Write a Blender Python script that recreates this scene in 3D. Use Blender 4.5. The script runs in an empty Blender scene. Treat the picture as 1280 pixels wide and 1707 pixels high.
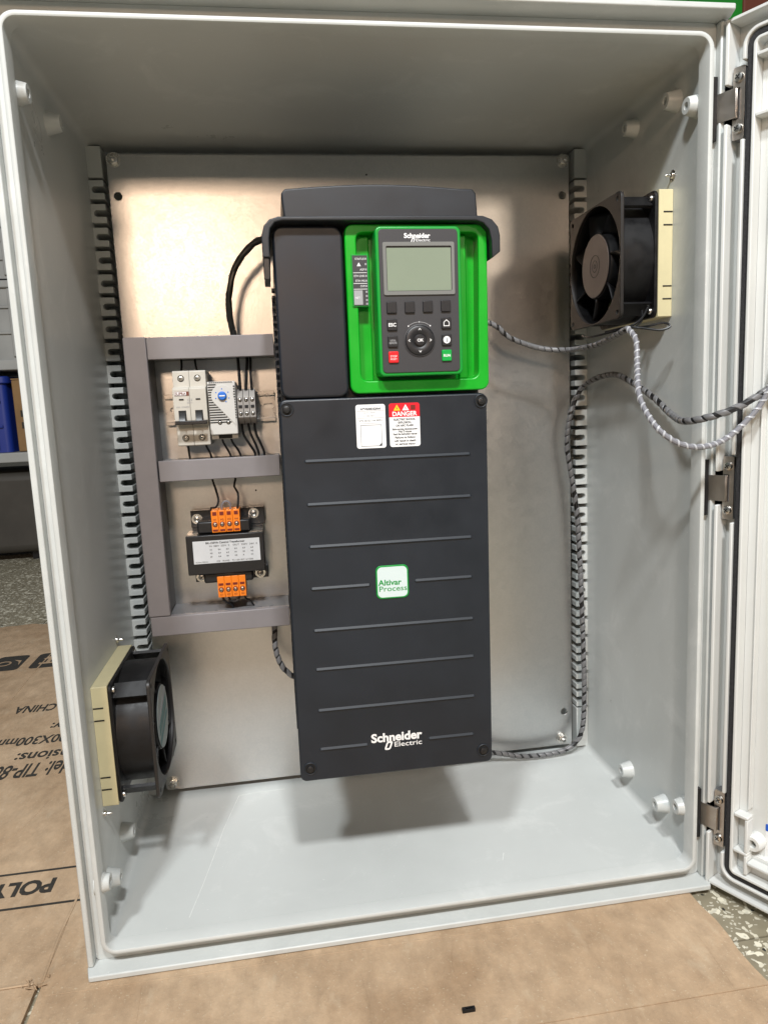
import bpy, bmesh, math, random
from mathutils import Vector, Matrix
random.seed(7)
R = math.radians
scene = bpy.context.scene
COL = scene.collection

# ------------------------------------------------------------------ camera
cam_d = bpy.data.cameras.new('camera'); cam = bpy.data.objects.new('camera', cam_d); COL.objects.link(cam)
cam.location = (-0.1009, -0.6053, 0.0884)
cam.rotation_euler = (1.4216, 0.0439, -0.1488)
cam_d.sensor_fit = 'HORIZONTAL'; cam_d.sensor_width = 36; cam_d.lens = 1197.3/1280*36
cam_d.clip_start = 0.02; cam_d.clip_end = 100
scene.camera = cam
# ------------------------------------------------------------------ world and lamps (indoor workshop)
w = bpy.data.worlds.new('World'); scene.world = w; w.use_nodes = True
bg = w.node_tree.nodes['Background']
bg.inputs[0].default_value = (0.91, 0.96, 1.0, 1); bg.inputs[1].default_value = 0.115
def area(name, loc, target, sx, sy, power, color):
    l = bpy.data.lights.new(name, 'AREA'); l.shape = 'RECTANGLE'; l.size = sx; l.size_y = sy
    l.energy = power; l.color = color
    o = bpy.data.objects.new(name, l); COL.objects.link(o); o.location = loc
    o.rotation_euler = (Vector(target)-Vector(loc)).to_track_quat('-Z', 'Y').to_euler()
    return o
area('ceiling_lamp_ahead', (0.05, -1.55, 1.85), (0, 0.1, -0.3), 0.17, 0.17, 50, (0.98, 0.99, 1.0))
area('ceiling_lamp_left', (-0.75, -1.50, 1.85), (0, 0.1, -0.3), 0.22, 0.22, 46, (0.94, 0.98, 1.0))
area('warm_lamp_across_room', (-0.70, -4.6, 1.18), (-0.1, 0.2, 0.1), 0.50, 0.40, 45, (1.0, 0.70, 0.48))
area('warm_lamp_far_right', (2.0, -4.6, 1.50), (0.1, 0.1, 0.0), 0.5, 0.4, 16, (1.0, 0.78, 0.58))
# ------------------------------------------------------------------ view
scene.view_settings.view_transform = 'Standard'; scene.view_settings.look = 'None'
scene.view_settings.exposure = 0.0; scene.view_settings.gamma = 1.0
scene.view_settings.use_curve_mapping = False
scene.render.engine = 'CYCLES'
scene.render.resolution_x = 767; scene.render.resolution_y = 1024

# ------------------------------------------------------------------ materials
MAT = {}
def nm(name, base, rough=0.5, metal=0.0, noise=0.0, nscale=30.0, bump=0.0, bscale=200.0, rvar=0.0, coat=0.0, alpha=1.0, trans=0.0, stretch=None, spec=0.5):
    m = bpy.data.materials.new(name); m.use_nodes = True
    nt = m.node_tree; b = nt.nodes['Principled BSDF']; N = nt.nodes.new; L = nt.links.new
    b.inputs['Base Color'].default_value = (*base, 1); b.inputs['Roughness'].default_value = rough
    b.inputs['Metallic'].default_value = metal; b.inputs['Specular IOR Level'].default_value = spec
    if coat: b.inputs['Coat Weight'].default_value = coat; b.inputs['Coat Roughness'].default_value = 0.15
    if trans: b.inputs['Transmission Weight'].default_value = trans
    b.inputs['Alpha'].default_value = alpha
    tc = N('ShaderNodeNewGeometry'); src = tc.outputs['Position']
    if stretch:
        mp = N('ShaderNodeMapping'); mp.inputs['Scale'].default_value = stretch; L(src, mp.inputs[0]); src = mp.outputs[0]
    if noise or rvar:
        n = N('ShaderNodeTexNoise'); n.inputs['Scale'].default_value = nscale; n.inputs['Detail'].default_value = 6; n.inputs['Roughness'].default_value = 0.6
        L(src, n.inputs['Vector'])
        if noise:
            mx = N('ShaderNodeMix'); mx.data_type = 'RGBA'
            lo = [max(0, c*(1-noise)) for c in base]; hi = [min(1, c*(1+noise)) for c in base]
            mx.inputs[6].default_value = (*lo, 1); mx.inputs[7].default_value = (*hi, 1)
            rp = N('ShaderNodeValToRGB'); rp.color_ramp.elements[0].position = 0.3; rp.color_ramp.elements[1].position = 0.7
            L(n.outputs[0], rp.inputs[0]); L(rp.outputs[0], mx.inputs[0]); L(mx.outputs[2], b.inputs['Base Color'])
        if rvar:
            mr = N('ShaderNodeMapRange'); mr.inputs[1].default_value = 0.3; mr.inputs[2].default_value = 0.7
            mr.inputs[3].default_value = max(0.03, rough-rvar); mr.inputs[4].default_value = min(1, rough+rvar)
            L(n.outputs[0], mr.inputs[0]); L(mr.outputs[0], b.inputs['Roughness'])
    if bump:
        n2 = N('ShaderNodeTexNoise'); n2.inputs['Scale'].default_value = bscale; n2.inputs['Detail'].default_value = 3
        L(src, n2.inputs['Vector'])
        bp = N('ShaderNodeBump'); bp.inputs['Strength'].default_value = bump; bp.inputs['Distance'].default_value = 0.001
        L(n2.outputs[0], bp.inputs['Height']); L(bp.outputs[0], b.inputs['Normal'])
    MAT[name] = m
    return m
nm('grey_abs', (0.525, 0.545, 0.530), 0.36, noise=0.05, nscale=9, bump=0.05, bscale=260, rvar=0.09)
def add_dust(m):
    nt = m.node_tree; N = nt.nodes.new; L = nt.links.new; b = nt.nodes['Principled BSDF']
    src = b.inputs['Base Color'].links[0].from_socket
    g = N('ShaderNodeNewGeometry'); n = N('ShaderNodeTexNoise'); n.inputs['Scale'].default_value = 13; n.inputs['Detail'].default_value = 9; n.inputs['Roughness'].default_value = 0.7; n.inputs['Distortion'].default_value = 0.6
    L(g.outputs['Position'], n.inputs['Vector'])
    f = N('ShaderNodeTexNoise'); f.inputs['Scale'].default_value = 330; f.inputs['Detail'].default_value = 2; L(g.outputs['Position'], f.inputs['Vector'])
    r = N('ShaderNodeValToRGB'); r.color_ramp.elements[0].position = 0.54; r.color_ramp.elements[1].position = 0.74; L(n.outputs[0], r.inputs[0])
    r2 = N('ShaderNodeValToRGB'); r2.color_ramp.elements[0].position = 0.70; r2.color_ramp.elements[1].position = 0.76; L(f.outputs[0], r2.inputs[0])
    ma = N('ShaderNodeMath'); ma.operation = 'MAXIMUM'; L(r.outputs[0], ma.inputs[0]); L(r2.outputs[0], ma.inputs[1])
    mu = N('ShaderNodeMath'); mu.operation = 'MULTIPLY'; mu.inputs[1].default_value = 0.45; L(ma.outputs[0], mu.inputs[0])
    mx = N('ShaderNodeMix'); mx.data_type = 'RGBA'; mx.inputs[7].default_value = (0.72, 0.73, 0.71, 1); L(mu.outputs[0], mx.inputs[0]); L(src, mx.inputs[6]); L(mx.outputs[2], b.inputs['Base Color'])
add_dust(MAT['grey_abs'])
nm('scratch_white', (0.70, 0.71, 0.69), 0.6, noise=0.1, nscale=300)
nm('grey_door', (0.64, 0.65, 0.63), 0.42, noise=0.04, nscale=9, bump=0.05, bscale=260, rvar=0.08)
nm('dark_plastic', (0.0090, 0.0135, 0.0205), 0.43, noise=0.16, nscale=14, bump=0.12, bscale=2200, rvar=0.09)
nm('dark_panel', (0.0070, 0.0105, 0.0175), 0.39, noise=0.12, nscale=14, bump=0.10, bscale=2200, rvar=0.09)
nm('black_plastic', (0.010, 0.010, 0.011), 0.38, bump=0.06, bscale=900, rvar=0.08, nscale=60)
nm('rib_plastic', (0.011, 0.015, 0.021), 0.46, spec=0.32)
nm('hood_plastic', (0.0125, 0.0155, 0.0205), 0.45, noise=0.1, nscale=40, bump=0.10, bscale=1800, rvar=0.06)
nm('keypad_grey', (0.036, 0.036, 0.040), 0.48, bump=0.06, bscale=2500)
nm('button_black', (0.012, 0.012, 0.014), 0.42, bump=0.04, bscale=1500)
nm('green_plastic', (0.001, 0.335, 0.012), 0.33, noise=0.06, nscale=40, bump=0.04, bscale=1200, rvar=0.05)
nm('green_bezel', (0.002, 0.275, 0.030), 0.33, bump=0.04, bscale=1200)
nm('red_button', (0.75, 0.012, 0.018), 0.35)
nm('green_button', (0.0, 0.33, 0.05), 0.35)
nm('white_print', (0.80, 0.80, 0.80), 0.6)
nm('grey_print', (0.32, 0.32, 0.33), 0.6)
nm('black_print', (0.020, 0.020, 0.021), 0.6)
nm('card_print', (0.030, 0.027, 0.022), 0.75, noise=0.35, nscale=220)
nm('sticker_white', (0.80, 0.81, 0.82), 0.40, noise=0.02, nscale=60)
nm('sticker_silver', (0.55, 0.56, 0.57), 0.38, noise=0.05, nscale=60)
nm('red_print', (0.72, 0.008, 0.022), 0.42)
nm('yellow_print', (0.85, 0.55, 0.02), 0.45)
nm('logo_green', (0.0, 0.26, 0.035), 0.45)
nm('logo_pale', (0.60, 0.70, 0.70), 0.35)
nm('lcd_glass', (0.235, 0.275, 0.205), 0.12, noise=0.03, nscale=20)
nm('clear_bezel', (0.20, 0.20, 0.19), 0.12, coat=0.5)
nm('steel', (0.62, 0.61, 0.58), 0.28, metal=1.0, rvar=0.08, nscale=150)
nm('hinge_steel', (0.50, 0.46, 0.42), 0.36, metal=1.0, rvar=0.1, nscale=120)
nm('rail_steel', (0.50, 0.49, 0.47), 0.30, metal=1.0, rvar=0.08, nscale=120)
nm('hole_black', (0.006, 0.006, 0.006), 0.7)
nm('duct_cover', (0.215, 0.200, 0.205), 0.42, noise=0.05, nscale=40, bump=0.03, bscale=500)
nm('duct_base', (0.150, 0.150, 0.155), 0.55)
nm('breaker_white', (0.50, 0.475, 0.42), 0.42, noise=0.03, nscale=60, bump=0.03, bscale=1500)
nm('thermostat_grey', (0.56, 0.55, 0.52), 0.45, bump=0.03, bscale=1500)
nm('terminal_grey', (0.30, 0.285, 0.265), 0.45, noise=0.05, nscale=80)
nm('blue_dial', (0.01, 0.14, 0.55), 0.4)
nm('orange_plastic', (0.80, 0.20, 0.010), 0.40, noise=0.05, nscale=90)
nm('dark_red', (0.16, 0.012, 0.006), 0.5)
nm('cream_plastic', (0.60, 0.54, 0.33), 0.42, noise=0.04, nscale=50)
nm('fan_black', (0.0055, 0.0055, 0.0062), 0.46, noise=0.2, nscale=90, rvar=0.12, spec=0.35)
nm('fan_face', (0.014, 0.0125, 0.012), 0.45, noise=0.15, nscale=60)
nm('fan_hub', (0.105, 0.080, 0.068), 0.42, noise=0.06, nscale=60)
nm('fan_label', (0.22, 0.26, 0.26), 0.40, noise=0.05, nscale=60)
nm('teal_print', (0.07, 0.16, 0.16), 0.5)
nm('wire_black', (0.008, 0.008, 0.009), 0.38)
nm('wire_grey', (0.19, 0.19, 0.21), 0.45)
nm('wrap_white', (0.62, 0.63, 0.66), 0.32, trans=0.35)
nm('wrap_grey', (0.20, 0.20, 0.205), 0.35, trans=0.25)
nm('hose_dark', (0.030, 0.031, 0.028), 0.36)
nm('gasket_foam', (0.022, 0.022, 0.024), 0.85, noise=0.5, nscale=500, bump=0.6, bscale=900)
nm('sticker_blue', (0.01, 0.10, 0.55), 0.4)
nm('shelf_steel', (0.36, 0.37, 0.36), 0.5, noise=0.1, nscale=8)
nm('bin_grey', (0.33, 0.34, 0.33), 0.5, noise=0.15, nscale=6)
nm('blue_bin', (0.008, 0.03, 0.25), 0.45)
nm('brown_carton', (0.26, 0.155, 0.065), 0.8, noise=0.15, nscale=12)
nm('green_cabinet', (0.01, 0.26, 0.02), 0.45, noise=0.1, nscale=6)
nm('red_brown', (0.16, 0.045, 0.025), 0.6)
nm('housing_dark', (0.055, 0.050, 0.042), 0.6, noise=0.2, nscale=8)
nm('wall_white', (0.74, 0.74, 0.68), 0.7)

def mat_metal_plate():
    m = bpy.data.materials.new('galvanised'); m.use_nodes = True; nt = m.node_tree; N = nt.nodes.new; L = nt.links.new
    b = nt.nodes['Principled BSDF']; b.inputs['Metallic'].default_value = 1.0
    g = N('ShaderNodeNewGeometry')
    n1 = N('ShaderNodeTexNoise'); n1.inputs['Scale'].default_value = 6; n1.inputs['Detail'].default_value = 8; n1.inputs['Roughness'].default_value = 0.65
    n2 = N('ShaderNodeTexNoise'); n2.inputs['Scale'].default_value = 380; n2.inputs['Detail'].default_value = 5
    v = N('ShaderNodeTexVoronoi'); v.inputs['Scale'].default_value = 110
    for t in (n1, n2, v): L(g.outputs['Position'], t.inputs['Vector'])
    a = N('ShaderNodeMath'); a.operation = 'MULTIPLY_ADD'; L(n1.outputs[0], a.inputs[0]); a.inputs[1].default_value = 0.10; L(n2.outputs[0], a.inputs[2])
    a2 = N('ShaderNodeMath'); a2.operation = 'MULTIPLY_ADD'; L(v.outputs['Color'], a2.inputs[0]); a2.inputs[1].default_value = 0.30; L(a.outputs[0], a2.inputs[2])
    rp = N('ShaderNodeValToRGB'); rp.color_ramp.elements[0].position = 0.40; rp.color_ramp.elements[0].color = (0.545, 0.555, 0.555, 1)
    rp.color_ramp.elements[1].position = 0.95; rp.color_ramp.elements[1].color = (0.60, 0.605, 0.60, 1)
    L(a2.outputs[0], rp.inputs[0]); L(rp.outputs[0], b.inputs['Base Color'])
    mr = N('ShaderNodeMapRange'); mr.inputs[1].default_value = 0.4; mr.inputs[2].default_value = 0.95; mr.inputs[3].default_value = 0.31; mr.inputs[4].default_value = 0.37
    L(a2.outputs[0], mr.inputs[0]); L(mr.outputs[0], b.inputs['Roughness'])
    # fine scratches
    mp = N('ShaderNodeMapping'); mp.inputs['Rotation'].default_value = (0, R(-24), 0); mp.inputs['Scale'].default_value = (500, 1, 9)
    L(g.outputs['Position'], mp.inputs[0]); n3 = N('ShaderNodeTexNoise'); n3.inputs['Scale'].default_value = 1.0; n3.inputs['Detail'].default_value = 2; L(mp.outputs[0], n3.inputs['Vector'])
    ad = N('ShaderNodeMath'); ad.operation = 'MULTIPLY_ADD'; L(n3.outputs[0], ad.inputs[0]); ad.inputs[1].default_value = 0.25; L(a2.outputs[0], ad.inputs[2])
    bp = N('ShaderNodeBump'); bp.inputs['Strength'].default_value = 0.06; bp.inputs['Distance'].default_value = 0.0008
    L(ad.outputs[0], bp.inputs['Height']); L(bp.outputs[0], b.inputs['Normal'])
    MAT['galvanised'] = m
mat_metal_plate()

def mat_cardboard():
    m = bpy.data.materials.new('cardboard'); m.use_nodes = True; nt = m.node_tree; N = nt.nodes.new; L = nt.links.new
    b = nt.nodes['Principled BSDF']; b.inputs['Roughness'].default_value = 0.82; b.inputs['Specular IOR Level'].default_value = 0.25
    g = N('ShaderNodeNewGeometry')
    def noise(scale, sc3, det=6, rot=0):
        mp = N('ShaderNodeMapping'); mp.inputs['Scale'].default_value = sc3; mp.inputs['Rotation'].default_value = (0, 0, rot); L(g.outputs['Position'], mp.inputs[0])
        n = N('ShaderNodeTexNoise'); n.inputs['Scale'].default_value = scale; n.inputs['Detail'].default_value = det; n.inputs['Roughness'].default_value = 0.65
        L(mp.outputs[0], n.inputs['Vector']); return n
    big = noise(9, (1, 1, 1), 9); fib = noise(45, (1.35, 0.85, 1), 9, 0.25); fine = noise(420, (1, 1, 1), 3)
    rp = N('ShaderNodeValToRGB')
    e = rp.color_ramp.elements; e[0].position = 0.32; e[0].color = (0.335, 0.225, 0.135, 1); e[1].position = 0.70; e[1].color = (0.50, 0.365, 0.240, 1)
    L(big.outputs[0], rp.inputs[0])
    m1 = N('ShaderNodeMix'); m1.data_type = 'RGBA'; m1.blend_type = 'OVERLAY'; m1.inputs[0].default_value = 0.40
    L(rp.outputs[0], m1.inputs[6]); L(fib.outputs[0], m1.inputs[7])
    # pale scuffs and dust specks
    r2 = N('ShaderNodeValToRGB'); r2.color_ramp.elements[0].position = 0.62; r2.color_ramp.elements[1].position = 0.70; L(fine.outputs[0], r2.inputs[0])
    sc = noise(24, (1.8, 0.8, 1), 12, -0.5); r3 = N('ShaderNodeValToRGB'); r3.color_ramp.elements[0].position = 0.58; r3.color_ramp.elements[1].position = 0.80; L(sc.outputs[0], r3.inputs[0])
    ad = N('ShaderNodeMath'); ad.operation = 'MAXIMUM'; L(r2.outputs[0], ad.inputs[0]); L(r3.outputs[0], ad.inputs[1])
    ml = N('ShaderNodeMath'); ml.operation = 'MULTIPLY'; L(ad.outputs[0], ml.inputs[0]); ml.inputs[1].default_value = 0.60
    m2 = N('ShaderNodeMix'); m2.data_type = 'RGBA'; m2.inputs[7].default_value = (0.56, 0.46, 0.33, 1)
    L(ml.outputs[0], m2.inputs[0]); L(m1.outputs[2], m2.inputs[6]); L(m2.outputs[2], b.inputs['Base Color'])
    bp = N('ShaderNodeBump'); bp.inputs['Strength'].default_value = 0.6; bp.inputs['Distance'].default_value = 0.0016
    a3 = N('ShaderNodeMath'); a3.operation = 'MULTIPLY_ADD'; L(fine.outputs[0], a3.inputs[0]); a3.inputs[1].default_value = 0.5; L(fib.outputs[0], a3.inputs[2])
    wv = N('ShaderNodeTexWave'); wv.inputs['Scale'].default_value = 46; wv.inputs['Distortion'].default_value = 1.2; wv.inputs['Detail'].default_value = 2; L(g.outputs['Position'], wv.inputs['Vector'])
    a4 = N('ShaderNodeMath'); a4.operation = 'MULTIPLY_ADD'; L(wv.outputs['Fac'], a4.inputs[0]); a4.inputs[1].default_value = 0.22; L(a3.outputs[0], a4.inputs[2])
    a5 = N('ShaderNodeMath'); a5.operation = 'MULTIPLY_ADD'; L(sc.outputs[0], a5.inputs[0]); a5.inputs[1].default_value = 1.5; L(a4.outputs[0], a5.inputs[2])
    L(a5.outputs[0], bp.inputs['Height']); L(bp.outputs[0], b.inputs['Normal'])
    MAT['cardboard'] = m
mat_cardboard()

def mat_terrazzo():
    m = bpy.data.materials.new('terrazzo'); m.use_nodes = True; nt = m.node_tree; N = nt.nodes.new; L = nt.links.new
    b = nt.nodes['Principled BSDF']; b.inputs['Roughness'].default_value = 0.55
    g = N('ShaderNodeNewGeometry')
    n = N('ShaderNodeTexNoise'); n.inputs['Scale'].default_value = 70; n.inputs['Detail'].default_value = 5; L(g.outputs['Position'], n.inputs['Vector'])
    base = N('ShaderNodeValToRGB'); base.color_ramp.elements[0].color = (0.175, 0.150, 0.100, 1); base.color_ramp.elements[1].color = (0.32, 0.285, 0.20, 1); L(n.outputs[0], base.inputs[0])
    wv = N('ShaderNodeTexNoise'); wv.inputs['Scale'].default_value = 60; L(g.outputs['Position'], wv.inputs['Vector'])
    mxv = N('ShaderNodeMix'); mxv.data_type = 'VECTOR'; mxv.inputs[0].default_value = 0.022
    L(g.outputs['Position'], mxv.inputs[4]); L(wv.outputs['Color'], mxv.inputs[5])
    prev = base.outputs[0]
    for scale, thr, colr in ((85, 0.40, (0.74, 0.70, 0.56, 1)), (140, 0.36, (0.62, 0.58, 0.46, 1)), (230, 0.36, (0.55, 0.52, 0.42, 1)), (105, 0.26, (0.02, 0.02, 0.018, 1))):
        v = N('ShaderNodeTexVoronoi'); v.inputs['Scale'].default_value = scale; L(mxv.outputs[1], v.inputs['Vector'])
        c = N('ShaderNodeMath'); c.operation = 'LESS_THAN'; c.inputs[1].default_value = thr; L(v.outputs['Distance'], c.inputs[0])
        sx = N('ShaderNodeSeparateColor'); L(v.outputs['Color'], sx.inputs[0])
        pick = N('ShaderNodeMath'); pick.operation = 'GREATER_THAN'; pick.inputs[1].default_value = 0.60 if colr[0] > 0.1 else 0.86; L(sx.outputs[0], pick.inputs[0])
        ml = N('ShaderNodeMath'); ml.operation = 'MULTIPLY'; L(c.outputs[0], ml.inputs[0]); L(pick.outputs[0], ml.inputs[1])
        mx = N('ShaderNodeMix'); mx.data_type = 'RGBA'; L(ml.outputs[0], mx.inputs[0]); L(prev, mx.inputs[6]); mx.inputs[7].default_value = colr; prev = mx.outputs[2]
    L(prev, b.inputs['Base Color'])
    bp = N('ShaderNodeBump'); bp.inputs['Strength'].default_value = 0.15; bp.inputs['Distance'].default_value = 0.001; L(n.outputs[0], bp.inputs['Height']); L(bp.outputs[0], b.inputs['Normal'])
    MAT['terrazzo'] = m
mat_terrazzo()

# ------------------------------------------------------------------ helpers
FY = lambda a, b, d: Vector((a, d, b))       # front plane: x, z, depth y
FX = lambda a, b, d: Vector((d, a, b))       # side wall plane: y, z, depth x
FZ = lambda a, b, d: Vector((a, b, d))       # ground plane
def rr(x0, x1, z0, z1, r=0.0, n=5):
    if r <= 0: return [(x0, z0), (x1, z0), (x1, z1), (x0, z1)]
    out = []
    for cx, cz, a0 in ((x1-r, z0+r, -90), (x1-r, z1-r, 0), (x0+r, z1-r, 90), (x0+r, z0+r, 180)):
        for i in range(n+1):
            a = R(a0+90*i/n); out.append((cx+r*math.cos(a), cz+r*math.sin(a)))
    return out
def circ(cx, cz, r, n=24, a0=0): return [(cx+r*math.cos(a0+2*math.pi*i/n), cz+r*math.sin(a0+2*math.pi*i/n)) for i in range(n)]
def prism(outer, holes=(), d0=0.0, d1=0.01, mp=FY, bm=None, mi=0):
    """flat outline with holes given thickness from d0 to d1"""
    out = bm or bmesh.new(); t = bmesh.new(); edges = []; loops = []
    for lp in [outer]+list(holes):
        vs = [t.verts.new((p[0], p[1], 0)) for p in lp]
        es = [t.edges.new((vs[i], vs[(i+1) % len(vs)])) for i in range(len(vs))]
        edges += es; loops.append(vs)
    if len(loops) == 1: t.faces.new(loops[0])
    else: bmesh.ops.triangle_fill(t, edges=edges, use_beauty=True, use_dissolve=False)
    t.verts.index_update()
    A = [out.verts.new(mp(v.co.x, v.co.y, d0)) for v in t.verts]; B = [out.verts.new(mp(v.co.x, v.co.y, d1)) for v in t.verts]
    new = []
    for f in t.faces:
        ix = [v.index for v in f.verts]
        new.append(out.faces.new([A[i] for i in ix])); new.append(out.faces.new([B[i] for i in reversed(ix)]))
    for vs in loops:
        k = len(vs)
        for i in range(k):
            a, b = vs[i].index, vs[(i+1) % k].index
            new.append(out.faces.new([A[a], B[a], B[b], A[b]]))
    t.free()
    for f in new: f.material_index = mi
    bmesh.ops.recalc_face_normals(out, faces=new)
    return out
def box(x0, x1, y0, y1, z0, z1, bm=None, mi=0): return prism(rr(x0, x1, z0, z1), (), y0, y1, FY, bm, mi)
def lathe(profile, c, axis, n=20, bm=None, mi=0):
    """profile of (radius, distance along axis)"""
    bm = bm or bmesh.new(); ax = Vector(axis).normalized(); c = Vector(c)
    u = ax.orthogonal().normalized(); v = ax.cross(u); rings = []; new = []
    for r, d in profile:
        if r < 1e-6: rings.append([bm.verts.new(c+ax*d)])
        else: rings.append([bm.verts.new(c+ax*d+(u*math.cos(2*math.pi*i/n)+v*math.sin(2*math.pi*i/n))*r) for i in range(n)])
    for a, b in zip(rings, rings[1:]):
        for i in range(n):
            j = (i+1) % n
            if len(a) == 1 and len(b) == 1: continue
            if len(a) == 1: new.append(bm.faces.new((a[0], b[i], b[j])))
            elif len(b) == 1: new.append(bm.faces.new((a[i], b[0], a[j])))
            else: new.append(bm.faces.new((a[i], b[i], b[j], a[j])))
    for f in new: f.material_index = mi
    bmesh.ops.recalc_face_normals(bm, faces=new)
    return bm
def smooth_path(pts, step=0.004):
    P = [Vector(p) for p in pts]; P = [P[0]*2-P[1]]+P+[P[-1]*2-P[-2]]; out = []
    for i in range(1, len(P)-2):
        k = max(2, int((P[i+1]-P[i]).length/step))
        for j in range(k):
            t = j/k; a, b, c, d = P[i-1], P[i], P[i+1], P[i+2]
            out.append(0.5*((2*b)+(c-a)*t+(2*a-5*b+4*c-d)*t*t+(3*b-a-3*c+d)*t**3))
    out.append(P[-2]); return out
def frames(path):
    T = [(path[min(i+1, len(path)-1)]-path[max(i-1, 0)]).normalized() for i in range(len(path))]
    u = T[0].orthogonal().normalized(); out = []
    for t in T:
        u = (u-t*u.dot(t)).normalized(); out.append((u, t.cross(u)))
    return out
def tube(pts, r, n=10, step=0.004, bm=None, smooth=True, mi=0):
    bm = bm or bmesh.new(); path = smooth_path(pts, step) if smooth else [Vector(p) for p in pts]; F = frames(path); rings = []; new = []
    for p, (u, v) in zip(path, F):
        rings.append([bm.verts.new(p+(u*math.cos(2*math.pi*i/n)+v*math.sin(2*math.pi*i/n))*r) for i in range(n)])
    for a, b in zip(rings, rings[1:]):
        for i in range(n): new.append(bm.faces.new((a[i], a[(i+1) % n], b[(i+1) % n], b[i])))
    new.append(bm.faces.new(rings[0])); new.append(bm.faces.new(rings[-1]))
    for f in new: f.material_index = mi
    bmesh.ops.recalc_face_normals(bm, faces=new)
    return bm
def helix(pts, r, pitch, width, thick=0.0006, bm=None):
    """spiral wrap: a ribbon wound round a path"""
    bm = bm or bmesh.new(); path = smooth_path(pts, pitch/14); F = frames(path); s = 0; prev = None; new = []
    for i, (p, (u, v)) in enumerate(zip(path, F)):
        if i: s += (p-path[i-1]).length
        t = (path[min(i+1, len(path)-1)]-path[max(i-1, 0)]).normalized()
        a = 2*math.pi*(s/pitch+0.35*math.sin(s*41)+0.22*math.sin(s*97+1)); rad = u*math.cos(a)+v*math.sin(a)
        q = [bm.verts.new(p+rad*(r+dr)+t*dw) for dr, dw in ((0, -width/2), (thick, -width/2*0.8), (thick, width/2*0.8), (0, width/2))]
        if prev:
            for k in range(4): new.append(bm.faces.new((prev[k], prev[(k+1) % 4], q[(k+1) % 4], q[k])))
        prev = q
    bmesh.ops.recalc_face_normals(bm, faces=new)
    return bm
def obj(name, bm, mat, parent=None, bevel=0.0, seg=2, smooth=True):
    me = bpy.data.meshes.new(name); bm.to_mesh(me); bm.free()
    for mt in (mat if isinstance(mat, (list, tuple)) else [mat]): me.materials.append(MAT[mt])
    if smooth:
        for p in me.polygons: p.use_smooth = True
        me.set_sharp_from_angle(angle=R(35))
    return link(name, me, parent, bevel, seg)
def link(name, me, parent=None, bevel=0.0, seg=2, matrix=None):
    o = bpy.data.objects.new(name, me); COL.objects.link(o)
    if matrix is not None: o.matrix_world = matrix
    if parent is not None:
        o.parent = parent; o.matrix_parent_inverse = Matrix.Translation(-ORIGIN[parent.name])
    if bevel:
        b = o.modifiers.new('bevel', 'BEVEL'); b.width = bevel; b.segments = seg; b.limit_method = 'ANGLE'; b.angle_limit = R(40); b.harden_normals = False
    return o
ORIGIN = {}
class _D(dict):
    def __missing__(self, k): return Vector((0, 0, 0))
ORIGIN = _D()
def thing(name, label, cat, loc=(0, 0, 0), group=None):
    o = bpy.data.objects.new(name, None); COL.objects.link(o); o.location = loc; o.empty_display_size = 0.02
    ORIGIN[o.name] = Vector(loc); return tag(o, label, cat, group)
def tag(o, label, cat, group=None):
    o['label'] = label; o['category'] = cat
    if group: o['group'] = group
    return o
def text_mesh(txt, size, bold=0.0, sx=1.0, spacing=1.0, align='LEFT', extrude=0.0):
    cu = bpy.data.curves.new('lettering', 'FONT'); cu.body = txt; cu.size = size; cu.offset = bold; cu.align_x = align
    cu.space_character = spacing; cu.extrude = extrude; cu.resolution_u = 3
    o = bpy.data.objects.new('lettering', cu); COL.objects.link(o)
    dg = bpy.context.evaluated_depsgraph_get(); me = bpy.data.meshes.new_from_object(o.evaluated_get(dg))
    bpy.data.objects.remove(o); bpy.data.curves.remove(cu)
    for v in me.vertices: v.co.x *= sx
    return me
def lettering(txt, x, z, y, size, mat, parent, bold=0.0, sx=1.0, spacing=1.0, align='LEFT', width=None, rot=0.0):
    """flat print standing on a front (x, z) face at depth y; width fits it"""
    me = text_mesh(txt, size, bold, sx, spacing, align)
    if width:
        xs = [v.co.x for v in me.vertices]; k = width/(max(xs)-min(xs))
        for v in me.vertices: v.co.x *= k
    c, s = math.cos(rot), math.sin(rot)
    for v in me.vertices:
        a, b = v.co.x, v.co.y; v.co = (x+a*c-b*s, y, z+a*s+b*c)
    me.materials.clear(); me.materials.append(MAT[mat])
    return link('lettering', me, parent)

# shared screw head: axis +z, radius 1, cross recess in dark
def screw_mesh(name, head, rec=True, washer=False, hexa=False):
    bm = bmesh.new()
    if washer: lathe([(0, 0), (1.7, 0), (1.7, 0.22), (1.0, 0.22)], (0, 0, 0), (0, 0, 1), 18, bm)
    z = 0.2 if washer else 0
    if hexa:
        lathe([(1.25, z), (1.25, z+0.9), (1.05, z+1.0), (0.55, z+1.0), (0.55, z+1.7), (0.4, z+1.85), (0, z+1.85)], (0, 0, 0), (0, 0, 1), 6, bm)
    else:
        lathe([(1, z), (1, z+0.35), (0.85, z+0.62), (0.5, z+0.75), (0, z+0.78)], (0, 0, 0), (0, 0, 1), 16, bm)
    if rec and not hexa:
        prism(rr(-0.55, 0.55, -0.11, 0.11), (), z+0.5, z+0.80, FZ, bm, 1); prism(rr(-0.11, 0.11, -0.55, 0.55), (), z+0.5, z+0.801, FZ, bm, 1)
    me = bpy.data.meshes.new(name); bm.to_mesh(me); bm.free()
    me.materials.append(MAT[head]); me.materials.append(MAT['hole_black'])
    for p in me.polygons: p.use_smooth = True
    me.set_sharp_from_angle(angle=R(40)); return me
SCREW = screw_mesh('screw', 'steel'); SCREWB = screw_mesh('screw_black', 'black_plastic'); SCREWW = screw_mesh('screw_washer', 'steel', washer=True); NUT = screw_mesh('nut', 'steel', washer=True, hexa=True)
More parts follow.
